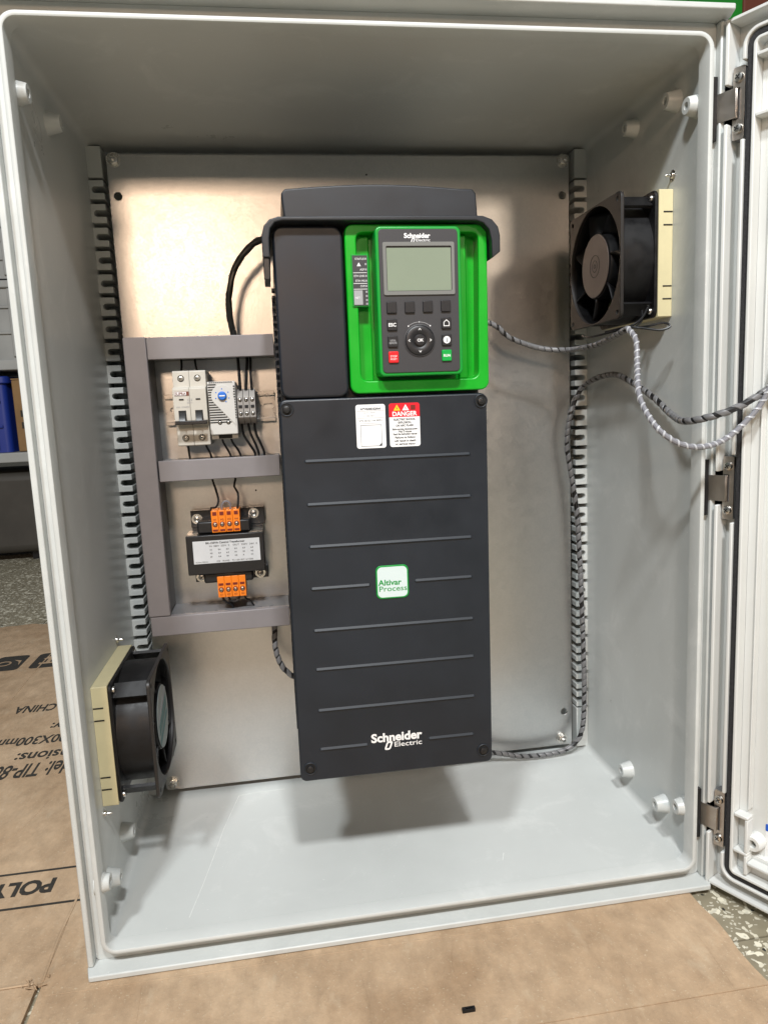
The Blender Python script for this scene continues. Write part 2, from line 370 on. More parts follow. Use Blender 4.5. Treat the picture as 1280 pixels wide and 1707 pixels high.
def place(name, me, c, axis, r, parent, spin=0.4):
    q = Vector((0, 0, 1)).rotation_difference(Vector(axis).normalized())
    m = Matrix.Translation(Vector(c)) @ q.to_matrix().to_4x4() @ Matrix.Rotation(spin, 4, 'Z') @ Matrix.Scale(r, 4)
    o = bpy.data.objects.new(name, me); COL.objects.link(o)
    if parent is not None:
        o.parent = parent; o.matrix_parent_inverse = Matrix.Translation(-ORIGIN[parent.name])
    o.matrix_basis = m
    return o

# ------------------------------------------------------------------ ground
CARD = -0.4040; FLOOR = -0.4095
def structure(name, bm, mat): o = obj(name, bm, mat, smooth=False); o['kind'] = 'structure'; return o
floor = structure('floor', prism(rr(-6, 6, -3, 9), (), FLOOR-0.02, FLOOR-0.004, FZ), 'terrazzo')
tile_me = None
TS = 0.30
for i in range(-11, 7):
    for j in range(-2, 14):
        x0 = i*TS+0.2; y0 = j*TS-0.0675
        if -0.3 < x0 and x0+TS < 0.25 and y0 > 0: continue
        if tile_me is None:
            bm = prism(rr(0.001, TS-0.001, 0.001, TS-0.001), (), FLOOR-0.01, FLOOR, FZ)
            tile_me = bpy.data.meshes.new('tile'); bm.to_mesh(tile_me); bm.free(); tile_me.materials.append(MAT['terrazzo'])
        t = link('tile', tile_me, floor); t.location = (x0, y0, 0)

# flattened carton under and beside the enclosure
carton = thing('cardboard_sheet', 'flattened brown carton lying under the grey enclosure, printed upside down at left', 'cardboard', (-0.3, 0.2, CARD))
def sheet(x0, x1, y0, y1, z, name, wob=0.0012, nx=30, ny=30, edge=None):
    bm = bmesh.new(); V = []
    for i in range(nx+1):
        row = []
        for j in range(ny+1):
            x = x0+(x1-x0)*i/nx; y = y0+(y1-y0)*j/ny
            if edge: x, y = edge(x, y)
            dz = wob*(math.sin(x*23+y*7)+math.sin(y*31-x*11))*0.5 if 'free' in name else 0
            row.append(bm.verts.new((x, y, z+dz)))
        V.append(row)
    for i in range(nx):
        for j in range(ny): bm.faces.new((V[i][j], V[i+1][j], V[i+1][j+1], V[i][j+1]))
    geo = bmesh.ops.extrude_face_region(bm, geom=bm.faces[:])
    bmesh.ops.translate(bm, verts=[g for g in geo['geom'] if isinstance(g, bmesh.types.BMVert)], vec=(0, 0, -0.0045))
    bmesh.ops.recalc_face_normals(bm, faces=bm.faces[:])
    return bm
def jag(x, y): return (x, y)
obj('panel', sheet(-0.3365, 0.275, -0.122, 0.46, CARD, 'main', edge=lambda x, y: (x+(0.0012*math.sin(y*90)+0.0008*math.sin(y*260) if x > 0.27 else 0), y)), 'cardboard', carton)
def backedge(x, y):
    if y > 1.19: y += 0.006*math.sin(x*40)+0.004*math.sin(x*111)
    if x < -0.7 and y > 1.1: y -= 0.10*(-0.7-x)
    return x, y
obj('panel', sheet(-0.98, -0.3368, 0.0020, 1.195, CARD, 'left', nx=60, edge=backedge), 'cardboard', carton)
obj('flap', sheet(-0.98, -0.3415, -0.42, 0.001, CARD-0.0006, 'flap'), 'cardboard', carton)
obj('flap', sheet(-0.330, 0.30, -0.42, -0.12225, CARD-0.0007, 'flap', edge=lambda x, y: (x+(0.03*math.sin(y*37)*(y < -0.14) if x > 0.29 else 0), y)), 'cardboard', carton)
# raised creases on the sheet
def crease(pts, r=0.0011):
    bm = tube(pts, r, 6, 0.006); 
    for v in bm.verts: v.co.z = CARD+(v.co.z-CARD)*0.55
    return bm
obj('crease', crease([(-0.3375, 0.004, CARD), (-0.339, 0.06, CARD), (-0.337, 0.12, CARD), (-0.340, 0.2, CARD)], 0.0016), 'cardboard', carton)
obj('crease', crease([(-0.60, 0.70, CARD), (-0.605, 0.85, CARD), (-0.603, 1.0, CARD), (-0.608, 1.18, CARD)], 0.0018), 'cardboard', carton)
obj('crease', crease([(-0.56, 0.0022, CARD), (-0.45, 0.002, CARD), (-0.345, 0.0025, CARD)], 0.0017), 'cardboard', carton)
obj('crease', crease([(0.03, -0.02, CARD), (0.022, -0.05, CARD), (0.026, -0.09, CARD)], 0.0005), 'cardboard', carton)
obj('crease', crease([(0.155, -0.032, CARD), (0.168, -0.06, CARD), (0.172, -0.085, CARD)], 0.0007), 'cardboard', carton)
for x, y0, y1 in ((-0.25, -0.12, -0.02), (-0.06, -0.118, -0.045), (0.245, -0.118, -0.01)):
    obj('crease', crease([(x, y0, CARD), (x+0.004, (y0+y1)/2, CARD), (x+0.001, y1, CARD)], 0.0006), 'cardboard', carton)
obj('crease', crease([(-0.33, -0.0135, CARD), (-0.20, -0.0150, CARD), (-0.05, -0.0145, CARD), (0.12, -0.0165, CARD)], 0.0006), 'cardboard', carton)
obj('crease', crease([(0.085, -0.082, CARD), (0.110, -0.078, CARD), (0.126, -0.068, CARD), (0.131, -0.060, CARD)], 0.0004), 'cardboard', carton)
obj('crease', crease([(-0.47, 0.20, CARD), (-0.44, 0.26, CARD), (-0.425, 0.33, CARD)], 0.0008), 'cardboard', carton)
# crumpled torn corner where the flaps meet
bm = bmesh.new(); 
for k in range(9):
    a = Vector((-0.352+random.random()*0.02, -0.004+random.random()*0.012, CARD))
    v = [bm.verts.new(a+Vector((random.uniform(-0.005, 0.005), random.uniform(-0.004, 0.004), random.uniform(0.0005, 0.004)))) for _ in range(3)]
    bm.faces.new(v)
o = obj('torn_edge', bm, 'cardboard', carton, smooth=False); sm = o.modifiers.new('thick', 'SOLIDIFY'); sm.thickness = 0.0006
def ground_print(txt, x, y, size, width=None, mat='card_print', bold=0.0, h=None):
    """print on the carton, turned round so that it reads from the far side; x, y = start of the base line"""
    me = text_mesh(txt, size, bold)
    xs = [v.co.x for v in me.vertices]; k = (width/(max(xs)-min(xs))) if width else 1
    ys = [v.co.y for v in me.vertices]; kh = 1 if not h else h/(max(ys)-min(ys))
    for v in me.vertices: v.co = (x-v.co.x*k, y-v.co.y*kh, CARD+0.0004)
    me.materials.clear(); me.materials.append(MAT[mat]); return link('lettering', me, carton)
ground_print('Model: TIP-863', -0.392, 0.436, 0.05, width=0.146, bold=0.0009, h=0.042)
ground_print('Dimensions:', -0.375, 0.474, 0.04, width=0.137, bold=0.0008, h=0.030)
ground_print('800X600X300mm', -0.392, 0.530, 0.04, width=0.172, bold=0.0008, h=0.030)
ground_print('Quantity:', -0.400, 0.576, 0.04, width=0.093, bold=0.0008, h=0.036)
ground_print('CHINA', -0.508, 0.661, 0.04, width=0.068, bold=0.0010, h=0.031)
ground_print('POLY', -0.3665, 0.153, 0.04, width=0.066, bold=0.0016, h=0.025)
for yy in (0.170, 0.1105):
    obj('printed_line', prism(rr(-0.60, -0.325, yy-0.0016, yy+0.0016), (), CARD+0.0002, CARD+0.0004, FZ), 'card_print', carton)
# two printed rounded handling marks
for cx, kind in ((-0.675, 0), (-0.595, 1)):
    obj('printed_mark', prism(rr(cx-0.030, cx+0.030, 0.862, 0.952, 0.010), (), CARD+0.0002, CARD+0.0004, FZ), 'card_print', carton)
    if kind == 0:
        obj('printed_mark', prism(circ(cx-0.008, 0.905, 0.014, 18), [circ(cx-0.008, 0.905, 0.0105, 18)], CARD+0.0005, CARD+0.0007, FZ), 'cardboard', carton)
        obj('printed_mark', prism([(cx+0.006, 0.925), (cx+0.022, 0.918), (cx+0.024, 0.890), (cx+0.018, 0.912)], (), CARD+0.0005, CARD+0.0007, FZ), 'cardboard', carton)
        obj('printed_mark', prism([(cx-0.024, 0.885), (cx-0.010, 0.878), (cx-0.012, 0.884), (cx-0.024, 0.892)], (), CARD+0.0005, CARD+0.0007, FZ), 'cardboard', carton)
    else:
        obj('printed_mark', prism([(cx-0.016, 0.885), (cx+0.016, 0.885), (cx+0.016, 0.893), (cx+0.004, 0.893), (cx+0.004, 0.915), (cx+0.014, 0.915), (cx, 0.938), (cx-0.014, 0.915), (cx-0.004, 0.915), (cx-0.004, 0.893), (cx-0.016, 0.893)], (), CARD+0.0005, CARD+0.0007, FZ), 'cardboard', carton)
sc = obj('plastic_scrap', prism(rr(0.0175, 0.0283, -0.1012, -0.0978, 0.0005), [rr(0.0205, 0.0262, -0.1002, -0.0990)], CARD, CARD+0.0028, FZ), 'fan_black', None, 0.0003)
tag(sc, 'tiny dark plastic clip lying on the cardboard in front of the enclosure', 'scrap')

# ------------------------------------------------------------------ things behind
sh = thing('storage_shelf', 'grey steel shelf standing on the floor far behind at left', 'shelf', (-1.5, 2.3, FLOOR))
for z in (0.285, -0.025): obj('shelf_board', box(-2.2, -0.62, 2.0, 2.5, z-0.028, z+0.005), 'shelf_steel', sh, 0.003)
for x in (-2.18, -0.64):
    for y in (2.02, 2.48): obj('post', box(x-0.02, x+0.02, y-0.02, y+0.02, FLOOR, 0.95), 'shelf_steel', sh, 0.002)
def crate(x0, x1, y0, y1, z0, z1, mat, label, group=None):
    t = thing('storage_crate', label, 'crate', ((x0+x1)/2, (y0+y1)/2, z0), group); 
    th = 0.006
    obj('wall', prism(rr(x0, x1, y0, y1, 0.02), [rr(x0+th, x1-th, y0+th, y1-th, 0.015)], z0, z1, FZ), mat, t)
    obj('base', prism(rr(x0+0.002, x1-0.002, y0+0.002, y1-0.002, 0.02), (), z0+0.002, z0+0.008, FZ), mat, t)
    obj('rim', prism(rr(x0-0.012, x1+0.012, y0-0.012, y1+0.012, 0.025), [rr(x0+th, x1-th, y0+th, y1-th, 0.015)], z1-0.02, z1+0.004, FZ), mat, t, 0.003)
    k = 0
    xx = x0+0.05
    while xx < x1-0.03:
        obj('rib', box(xx-0.006, xx+0.006, y0-0.010, y0+0.001, z0+0.01, z1-0.022), mat, t, 0.002); xx += 0.075
    for zz in (z0+(z1-z0)*0.35, z0+(z1-z0)*0.68): obj('rib', box(x0+0.02, x1-0.02, y0-0.008, y0+0.0005, zz-0.005, zz+0.005), mat, t, 0.002)
crate(-1.30, -0.82, 2.02, 2.46, 0.291, 0.545, 'bin_grey', 'grey plastic crate on the upper shelf, lower of the two stacked')
crate(-1.30, -0.84, 2.02, 2.46, 0.555, 0.735, 'bin_grey', 'grey plastic crate stacked on top of another crate on the upper shelf')
crate(-1.40, -1.005, 2.04, 2.4, -0.019, 0.235, 'blue_bin', 'blue plastic crate on the lower shelf behind at left')
cb = thing('carton_box', 'brown cardboard box beside the blue crate on the lower shelf', 'box', (-0.86, 2.2, -0.019))
obj('wall', box(-0.985, -0.70, 2.04, 2.4, -0.019, 0.225), 'brown_carton', cb, 0.004)
obj('flap', box(-0.985, -0.70, 2.04, 2.215, 0.226, 0.230), 'brown_carton', cb); obj('flap', box(-0.985, -0.70, 2.219, 2.4, 0.226, 0.230), 'brown_carton', cb)
for z in (0.10, 0.06): obj('printed_line', box(-0.965, -0.90, 2.0388, 2.0396, z, z+0.022), 'card_print', cb)
gt = thing('machine_housing', 'dark grey rounded housing on the floor under the lower shelf', 'housing', (-1.2, 2.25, FLOOR))
obj('body', box(-1.6, -0.80, 2.06, 2.45, FLOOR+0.03, -0.09), 'housing_dark', gt, 0.03, 4)
obj('foot', box(-1.5, -1.4, 2.1, 2.4, FLOOR, FLOOR+0.032), 'black_plastic', gt); obj('foot', box(-1.0, -0.9, 2.1, 2.4, FLOOR, FLOOR+0.032), 'black_plastic', gt)
gc = thing('green_cabinet', 'tall green cabinet standing behind the enclosure at upper right', 'cabinet', (1.15, 1.8, FLOOR))
obj('body', box(0.985, 1.335, 1.53, 2.0, FLOOR, 1.55), 'green_cabinet', gc, 0.004)
obj('door', box(0.988, 1.158, 1.512, 1.5295, FLOOR+0.05, 1.545), 'green_cabinet', gc, 0.003); obj('door', box(1.163, 1.332, 1.512, 1.5295, FLOOR+0.05, 1.545), 'green_cabinet', gc, 0.003)
rc = thing('brown_post', 'reddish brown post beside the green cabinet', 'post', (1.43, 1.75, FLOOR))
obj('shaft', box(1.36, 1.46, 1.55, 1.65, FLOOR+0.01, 1.6), 'red_brown', rc, 0.006); obj('foot', box(1.345, 1.475, 1.535, 1.665, FLOOR, FLOOR+0.0095), 'red_brown', rc)
wb = thing('white_board', 'pale white board standing behind the enclosure left of the green cabinet', 'board', (0.6, 1.65, FLOOR))
obj('panel', box(0.20, 0.965, 1.56, 1.59, FLOOR+0.02, 1.5), 'wall_white', wb, 0.003)
for x in (0.25, 0.90): obj('foot', box(x-0.02, x+0.02, 1.5, 1.7, FLOOR, FLOOR+0.0195), 'shelf_steel', wb)

# ------------------------------------------------------------------ enclosure
enc = thing('electrical_enclosure', 'large light grey plastic electrical enclosure standing open with its door at right', 'enclosure', (0, 0.14, CARD))
G = 'grey_abs'
YB = 0.288
obj('shell', prism(rr(-0.290, 0.290, -0.3855, 0.3855, 0.012), [rr(-0.286, 0.286, -0.3817, 0.3817, 0.0090)], 0.0165, YB+0.004, FY), G, enc)
obj('back_wall', prism(rr(-0.2862, 0.2862, -0.3819, 0.3819, 0.008), (), YB, YB+0.004, FY), G, enc)
def ring_loft(sec, rb):
    bm = bmesh.new(); rows = []
    for ox, oz, y in sec: rows.append([bm.verts.new((x, y, z)) for x, z in rr(-ox, ox, -oz, oz, rb+(oz-0.3817), 8)])
    for a, b in zip(rows, rows[1:]+rows[:1]):
        n = len(a)
        for i in range(n): bm.faces.new((a[i], a[(i+1) % n], b[(i+1) % n], b[i]))
    bmesh.ops.recalc_face_normals(bm, faces=bm.faces[:]); return bm
obj('lip', ring_loft([(0.2800, 0.3817, 0.0164), (0.2800, 0.3817, 0.0014), (0.2804, 0.3821, 0.0005), (0.2813, 0.3830, 0.0), (0.2832, 0.3848, 0.0), (0.2841, 0.3856, 0.0005), (0.2845, 0.3860, 0.0014), (0.2845, 0.3860, 0.0164)], 0.0095), G, enc)
obj('groove_base', prism(rr(-0.2932, 0.2932, -0.3978, 0.3978, 0.004), [rr(-0.2842, 0.2842, -0.3857, 0.3857, 0.013, 8)], 0.0125, 0.0162, FY), G, enc)
obj('flange', prism([(-0.2990, 0.030), (-0.2990, 0.004), (-0.2955, -0.0075), (0.2955, -0.0075), (0.3005, 0.004), (0.3005, 0.030)], (), -0.4035, -0.3980, FZ), G, enc, 0.0012, 3)
obj('flange', prism([(-0.2990, 0.030), (-0.2990, -0.010), (0.2960, -0.010), (0.3005, 0.004), (0.3005, 0.030)], (), 0.3980, 0.4030, FZ), G, enc, 0.0012, 3)
obj('flange', box(-0.2985, -0.2934, 0.0035, 0.030, -0.3977, 0.3977), G, enc, 0.0012, 3)
obj('flange', box(0.2934, 0.2985, 0.0055, 0.030, -0.3977, 0.3977), G, enc, 0.0012, 3)
obj('flange', box(0.2988, 0.3160, 0.0295, 0.0330, -0.3977, 0.3977), G, enc)
obj('foot', box(-0.27, 0.27, 0.23, 0.26, -0.4035, -0.3858), G, enc, 0.002)
def strip_(pts, hw):
    n = len(pts); A, B = [], []
    for i in range(n):
        a = pts[max(i-1, 0)]; b = pts[min(i+1, n-1)]; dx, dy = b[0]-a[0], b[1]-a[1]; l = math.hypot(dx, dy) or 1; k = hw*(0.5+random.random())
        A.append((pts[i][0]-dy/l*k, pts[i][1]+dx/l*k)); B.append((pts[i][0]+dy/l*k, pts[i][1]-dx/l*k))
    return A+B[::-1]
# moulded bosses on the side walls
def boss(y, z, s, r0=0.0100, r1=0.0074, ln=0.0125, mat=G):
    bm = lathe([(r0, 0), (r1, ln*0.92), (r1-0.0006, ln), (r1*0.45, ln), (r1*0.40, ln*0.3), (0, ln*0.3)], (s*0.2862, y, z), (-s, 0, 0), 24)
    obj('boss', bm, mat, enc)
for y, z in ((0.0606, 0.3543), (0.0251, 0.3365), (0.1405, 0.359), (0.1399, -0.3512), (0.0629, -0.3498), (0.0231, -0.3293)): boss(y, z, 1)
for y, z in ((0.0257, 0.3385), (0.1172, 0.3501), (0.1161, -0.3376), (0.0489, -0.3431), (0.0128, -0.3226)): boss(y, z, -1)
# notched rack teeth in both rear corners
def tooth_mesh(s):
    a = 0.2862; b = 0.2705; h = 0.0100
    n = 0.0034
    pts = [(a, -h), (b, -h), (b, -n)] + [(b+0.0095+n*math.sin(R(t)), -n*math.cos(R(t))) for t in range(0, 181, 30)] + [(b, n), (b, h), (a, h)]
    bm = prism([(s*x, z) for x, z in pts], (), 0.2585, YB+0.0005, FY)
    me = bpy.data.meshes.new('rack_tooth'); bm.to_mesh(me); bm.free(); me.materials.append(MAT[G]); return me
for s in (-1, 1):
    tm = tooth_mesh(s)
    for k in range(27):
        z = 0.3340-k*0.02485
        o = link('rack_tooth', tm, enc, 0.0006); o.matrix_basis = Matrix.Translation((0, 0, z))
    for z0, z1 in ((0.3465, 0.3790), (-0.3790, -0.3245)):
        obj('rack_end', box(min(s*0.2862, s*0.2705), max(s*0.2862, s*0.2705), 0.2585, YB+0.0005, z0, z1), G, enc, 0.0006)
# long scuffs on the enclosure floor
for pts, wd in (([(-0.212, 0.030), (-0.204, 0.075), (-0.197, 0.120), (-0.190, 0.170), (-0.176, 0.240)], 0.00045), ([(-0.176, 0.240), (-0.150, 0.243), (-0.120, 0.243)], 0.0003), ([(0.10, 0.05), (0.105, 0.062)], 0.0004)):
    obj('scratch', prism(strip_(pts, wd), (), -0.38168, -0.38155, FZ), 'scratch_white', enc)
# self tapping screws in the side walls beside the fans
for c, ax in (((0.2862, 0.066, 0.291), (-1, 0, 0)), ((-0.2862, 0.175, -0.150), (1, 0, 0)), ((-0.2862, 0.060, -0.284), (1, 0, 0))):
    place('screw', SCREWW, c, ax, 0.0030, enc)
    obj('screw_tip', lathe([(0.0013, 0), (0.0013, 0.0045), (0.0004, 0.006), (0, 0.006)], Vector(c)+Vector(ax)*0.002, ax, 10), 'steel', enc)

# ---- door (local u along the door from the hinge, z up, w towards the inside)
PA = Vector((0.2979, -0.0070, 0)); H = Vector((0.468, -0.8837, 0)).normalized(); NN = Vector((-0.8837, -0.468, 0)).normalized()
def FD(u, z, d): p = PA+H*u+NN*d; return Vector((p.x, p.y, z))
D = 'grey_door'
U0, U1, Z0, Z1 = -0.0085, 0.5850, -0.3990, 0.3945
door = obj('door', prism(rr(U0, U1, Z0, Z1, 0.004), (), -0.0220, -0.0180, FD), D, enc, 0.001)
door['label'] = 'open light grey door with black foam gasket and moulded ribs'
def dpart(name, bm, mat=D, bevel=0.0008): 
    o = obj(name, bm, mat, None, bevel); o.parent = door; o.matrix_parent_inverse = Matrix.Identity(4)
    return o
# the door hangs under the enclosure's Empty, its parts share the door's frame
HZ = (0.3275, -0.0015, -0.3290)
def segs(lo, hi, gap):
    out = []; z = lo
    for h in sorted(HZ):
        out.append((z, h-gap)); z = h+gap
    out.append((z, hi)); return out
for a, b in segs(Z0, Z1, 0.0155): dpart('rim', prism(rr(U0, U0+0.0032, a, b), (), -0.0180, 0.0, FD))
dpart('rim', prism(rr(U1-0.0032, U1, Z0, Z1), (), -0.0180, 0.0, FD))
for a, b in ((Z0, Z0+0.0032), (Z1-0.0032, Z1)): dpart('rim', prism(rr(U0+0.0034, U1-0.0034, a, b), (), -0.0180, -0.0002, FD))
def strip(pts, hw):
    """2D path -> closed outline of constant width"""
    n = len(pts); L_, R_ = [], []
    for i in range(n):
        a = pts[max(i-1, 0)]; b = pts[min(i+1, n-1)]; dx, dy = b[0]-a[0], b[1]-a[1]; l = math.hypot(dx, dy) or 1
        nx, ny = -dy/l, dx/l
        L_.append((pts[i][0]+nx*hw, pts[i][1]+ny*hw)); R_.append((pts[i][0]-nx*hw, pts[i][1]-ny*hw))
    return L_+R_[::-1]
# inner rib around the gasket, interrupted where the hinge plates sit
ru = 0.0072; rz0, rz1 = Z0+0.0145, Z1-0.0145
ringR = rr(ru, U1-0.0157, rz0, rz1, 0.012, 6)
k0 = len(ringR)//4
path = []
# C-shaped path: from the lowest hinge round the bottom, the far side and the top to the highest hinge
zl, zh = HZ[2]-0.031, HZ[0]+0.031
pts_round = rr(ru, U1-0.0157, rz0, rz1, 0.012, 6)     # starts at bottom right corner
bl = pts_round[21:28]; br = pts_round[0:7]; tr = pts_round[7:14]; tl = pts_round[14:21]
cpath = [(ru, zl)] + bl + br + tr + tl + [(ru, zh)]
dpart('rib', prism(strip(cpath, 0.0015), (), -0.0181, -0.0012, FD))
for a, b in segs(zl, zh, 0.031)[1:-1]: dpart('rib', prism(rr(ru-0.0015, ru+0.0015, a, b), (), -0.0181, -0.0012, FD))
go, gi = 0.0090, 0.0146
dpart('gasket', prism(rr(go, U1-0.0175, rz0+0.0018, rz1-0.0018, 0.0105, 8), [rr(gi, U1-0.0231, rz0+0.0074, rz1-0.0074, 0.006, 8)], -0.0150, -0.0030, FD), 'gasket_foam', 0.0012)
dpart('ridge', prism(rr(0.0148, U1-0.0233, rz0+0.0076, rz1-0.0076, 0.006, 8), [rr(0.0178, U1-0.0263, rz0+0.0106, rz1-0.0106, 0.003, 5)], -0.0181, -0.0010, FD))
dpart('raised_border', prism(rr(0.0180, U1-0.0265, rz0+0.0108, rz1-0.0108, 0.003), [rr(0.0265, U1-0.0385, rz0+0.030, rz1-0.030, 0.004)], -0.0179, -0.0120, FD), D, 0.0012)
dpart('ridge', prism(rr(0.0267, 0.0282, rz0+0.075, rz1-0.105), (), -0.0179, -0.0100, FD))
for z in (0.3585, 0.3120): dpart('rib', prism(rr(0.0180, 0.0385, z-0.0016, z+0.0016), (), -0.0119, -0.0012, FD))
dpart('rib', prism(rr(0.0387, 0.0412, 0.3104, 0.3692), (), -0.0119, -0.0012, FD))
# bracket pocket in the lower hinge corner
dpart('rib', prism(rr(0.0180, 0.0315, -0.3160, -0.3128), (), -0.0119, -0.0012, FD)); dpart('rib', prism(rr(0.0285, 0.0315, -0.3495, -0.3162), (), -0.0119, -0.0013, FD))
dpart('rib', prism(rr(0.0180, 0.0315, -0.3527, -0.3497), (), -0.0119, -0.0012, FD)); dpart('rib', prism(rr(0.0285, 0.0315, -0.3720, -0.3529), (), -0.0119, -0.0013, FD))
dpart('rib', prism(rr(0.0317, 0.5200, -0.3610, -0.3580), (), -0.0119, -0.0012, FD))
def dboss(u, z): dpart('boss', lathe([(0.0085, 0), (0.0075, 0.0105), (0.0069, 0.0115), (0.0040, 0.0115), (0.0036, 0.004), (0, 0.004)], FD(u, z, -0.0179), NN, 24), D, 0)
dboss(0.0335, -0.3405); dboss(0.5250, -0.3380); dboss(0.0600, 0.3300); dboss(0.5250, 0.3300)
dpart('sticker', prism(rr(0.0405, 0.1400, -0.3560, -0.3275, 0.0015), (), -0.0179, -0.0176, FD), 'sticker_white', 0)
dpart('sticker', prism(rr(0.0405, 0.1400, -0.3273, -0.3205, 0.001), (), -0.0179, -0.0175, FD), 'sticker_blue', 0)
for zc in (-0.05, 0.16): dpart('moulding_ring', prism(circ(0.046, zc, 0.0085, 28), [circ(0.046, zc, 0.0079, 28)], -0.0181, -0.01755, FD), D, 0)
# hinges
for k, hz in enumerate(HZ):
    hp = obj('hinge', prism(rr(-0.0040, 0.0062, hz-0.0290, hz+0.0290, 0.0015), [rr(-0.0041+0.0005, 0.0022, hz-0.0125, hz+0.0125)], -0.0075, -0.0060, FD), 'hinge_steel', enc, 0.0003)
    def hpart(name, bm, mat):
        o = obj(name, bm, mat, None, 0.0003); o.parent = hp; return o
    hpart('leaf', prism(rr(-0.0170, 0.0008, hz-0.0118, hz+0.0118), (), -0.0040, -0.0022, FD), 'hinge_steel')
    hpart('leaf', prism(rr(-0.0012, 0.0008, hz-0.0117, hz+0.0117), (), -0.0110, -0.0042, FD), 'hinge_steel')
    hpart('bracket', box(0.2866, 0.2925, 0.0075, 0.0122, hz-0.026, hz+0.026), 'black_plastic')
    hpart('hinge_mount', box(0.2990, 0.3180, 0.0135, 0.0290, hz-0.034, hz+0.034), 'black_plastic')
    hpart('seat', prism(rr(-0.0042, 0.0060, hz-0.0285, hz+0.0285), (), -0.0178, -0.0077, FD), 'duct_base')
    for dz in (-0.0203, 0.0203):
        s = place('screw', SCREW, FD(0.0012, hz+dz, -0.0060), NN, 0.0042, None, 0.5+dz*30); s.parent = hp
for o in list(COL.objects):     # sub-parts of door and hinges follow their part, which itself sits in the enclosure's frame
    pass

# ------------------------------------------------------------------ mounting plate
mp_ = thing('mounting_plate', 'galvanised steel mounting plate with round corner holes at the back of the enclosure', 'mounting plate', (0, 0.262, -0.374))
PY = 0.2600
holes = [circ(x, z, 0.0045, 20) for x, z in ((-0.2564, 0.3271), (0.2557, 0.3268), (0.2534, -0.3275), (-0.2564, -0.3275))]
plate = obj('plate', prism(rr(-0.2655, 0.2640, -0.3745, 0.3710, 0.004), holes, PY, PY+0.002, FY), 'galvanised', mp_, 0.0004)
for x, z in ((-0.2578, 0.3650), (0.2568, 0.3660), (-0.2605+0.004, -0.3650), (0.2500, -0.3650)):
    place('nut', NUT, (x, PY, z), (0, -1, 0), 0.0046, mp_, random.random())
for x, z in ((-0.130, -0.0065), (0.02, 0.35)):
    obj('hole', lathe([(0.0011, -0.0002), (0.0011, 0.0002), (0, 0.0002)], (x, PY, z), (0, -1, 0), 10), 'hole_black', mp_)

# ------------------------------------------------------------------ drive (frequency inverter)
drv = thing('motor_drive', 'tall dark grey motor drive with green keypad panel hung on the mounting plate', 'drive', (0, 0.26, 0))
drv.rotation_euler = (0, 0.007, 0)
obj('body', box(-0.0955, 0.0855, 0.048, 0.2595, -0.235, 0.232), 'black_plastic', drv, 0.002)
obj('heat_sink', box(-0.060, 0.060, 0.150, 0.2594, -0.268, -0.2355), 'shelf_steel', drv, 0.002)
DP = 'dark_plastic'
# lower cover
obj('front_cover', prism(rr(-0.0980, 0.0876, -0.2597, 0.0952, 0.0060, 6), (), 0.0300, 0.0470, FY), DP, drv, 0.0016, 3)
zs = [0.0411, 0.0025, -0.0358, None, -0.1137, -0.1508, -0.1905]
ribs = [(-0.0777, 0.0702, z) for z in zs if z is not None]+[(-0.0781, -0.0262, -0.0744), (0.0172, 0.0697, -0.0735), (-0.0778, -0.0343, -0.2287), (0.0258, 0.0684, -0.2290)]
for a, b, z in ribs:
    bm = bmesh.new(); n = 0.0016
    prof = [(-0.0016, 0.0304), (-0.0011, 0.0288), (-0.0006, 0.0288), (0.0016, 0.0302)]
    va = [bm.verts.new((a, y, z+dz)) for dz, y in prof]; vb = [bm.verts.new((b, y, z+dz)) for dz, y in prof]
    e0 = bm.verts.new((a-0.002, 0.0304, z)); e1 = bm.verts.new((b+0.002, 0.0304, z))
    for i in range(3): bm.faces.new((va[i], vb[i], vb[i+1], va[i+1])); bm.faces.new((va[i], va[i+1], e0)); bm.faces.new((vb[i+1], vb[i], e1))
    bmesh.ops.recalc_face_normals(bm, faces=bm.faces[:]); obj('rib', bm, 'rib_plastic', drv, smooth=False)
for x, z in ((-0.0918, 0.0868), (0.0820, 0.0880), (0.0785, -0.2470), (-0.0886, -0.2470)):
    obj('screw_well', prism(circ(x, z, 0.0062, 22), [circ(x, z, 0.0050, 22)], 0.0290, 0.0305, FY), DP, drv, 0.0004)
    obj('screw_recess', prism(circ(x, z, 0.0050, 22), (), 0.0296, 0.0302, FY), 'hole_black', drv)
    place('screw', SCREWB, (x, 0.0298, z), (0, -1, 0), 0.0036, drv, 0.8)
# left blank panel
obj('blank_panel', prism(rr(-0.0958, -0.0368, 0.0960, 0.2392, 0.0085, 6), (), 0.0300, 0.0470, FY), 'dark_panel', drv, 0.0020, 3)
# green tray: frame + recessed floor
Gp = 'green_plastic'
frame_in = [(-0.0255, 0.1090), (0.0805, 0.1085), (0.0822, 0.2340), (-0.0252, 0.2340)]
def roundpoly(p, r, n=5):
    out = []
    for i in range(len(p)):
        a, b, c = Vector(p[i-1]), Vector(p[i]), Vector(p[(i+1) % len(p)]); d0 = (a-b).normalized(); d1 = (c-b).normalized()
        for k in range(n+1):
            t = k/n; q = (b+d0*r)*(1-t)**2+2*b*t*(1-t)+(b+d1*r)*t*t; out.append((q.x, q.y))
    return out
tray = obj('keypad_tray', prism(rr(-0.0350, 0.0900, 0.0982, 0.2408, 0.0075, 6), [roundpoly(frame_in, 0.007)], 0.0300, 0.0520, FY), Gp, drv, 0.0012, 3)
obj('tray_floor', prism(rr(-0.0345, 0.0895, 0.0990, 0.2400, 0.006), (), 0.0460, 0.0530, FY), Gp, drv)
obj('tray_step', prism(rr(-0.0254, -0.0130, 0.1088, 0.2338, 0.001), (), 0.0415, 0.0459, FY), Gp, drv, 0.001)
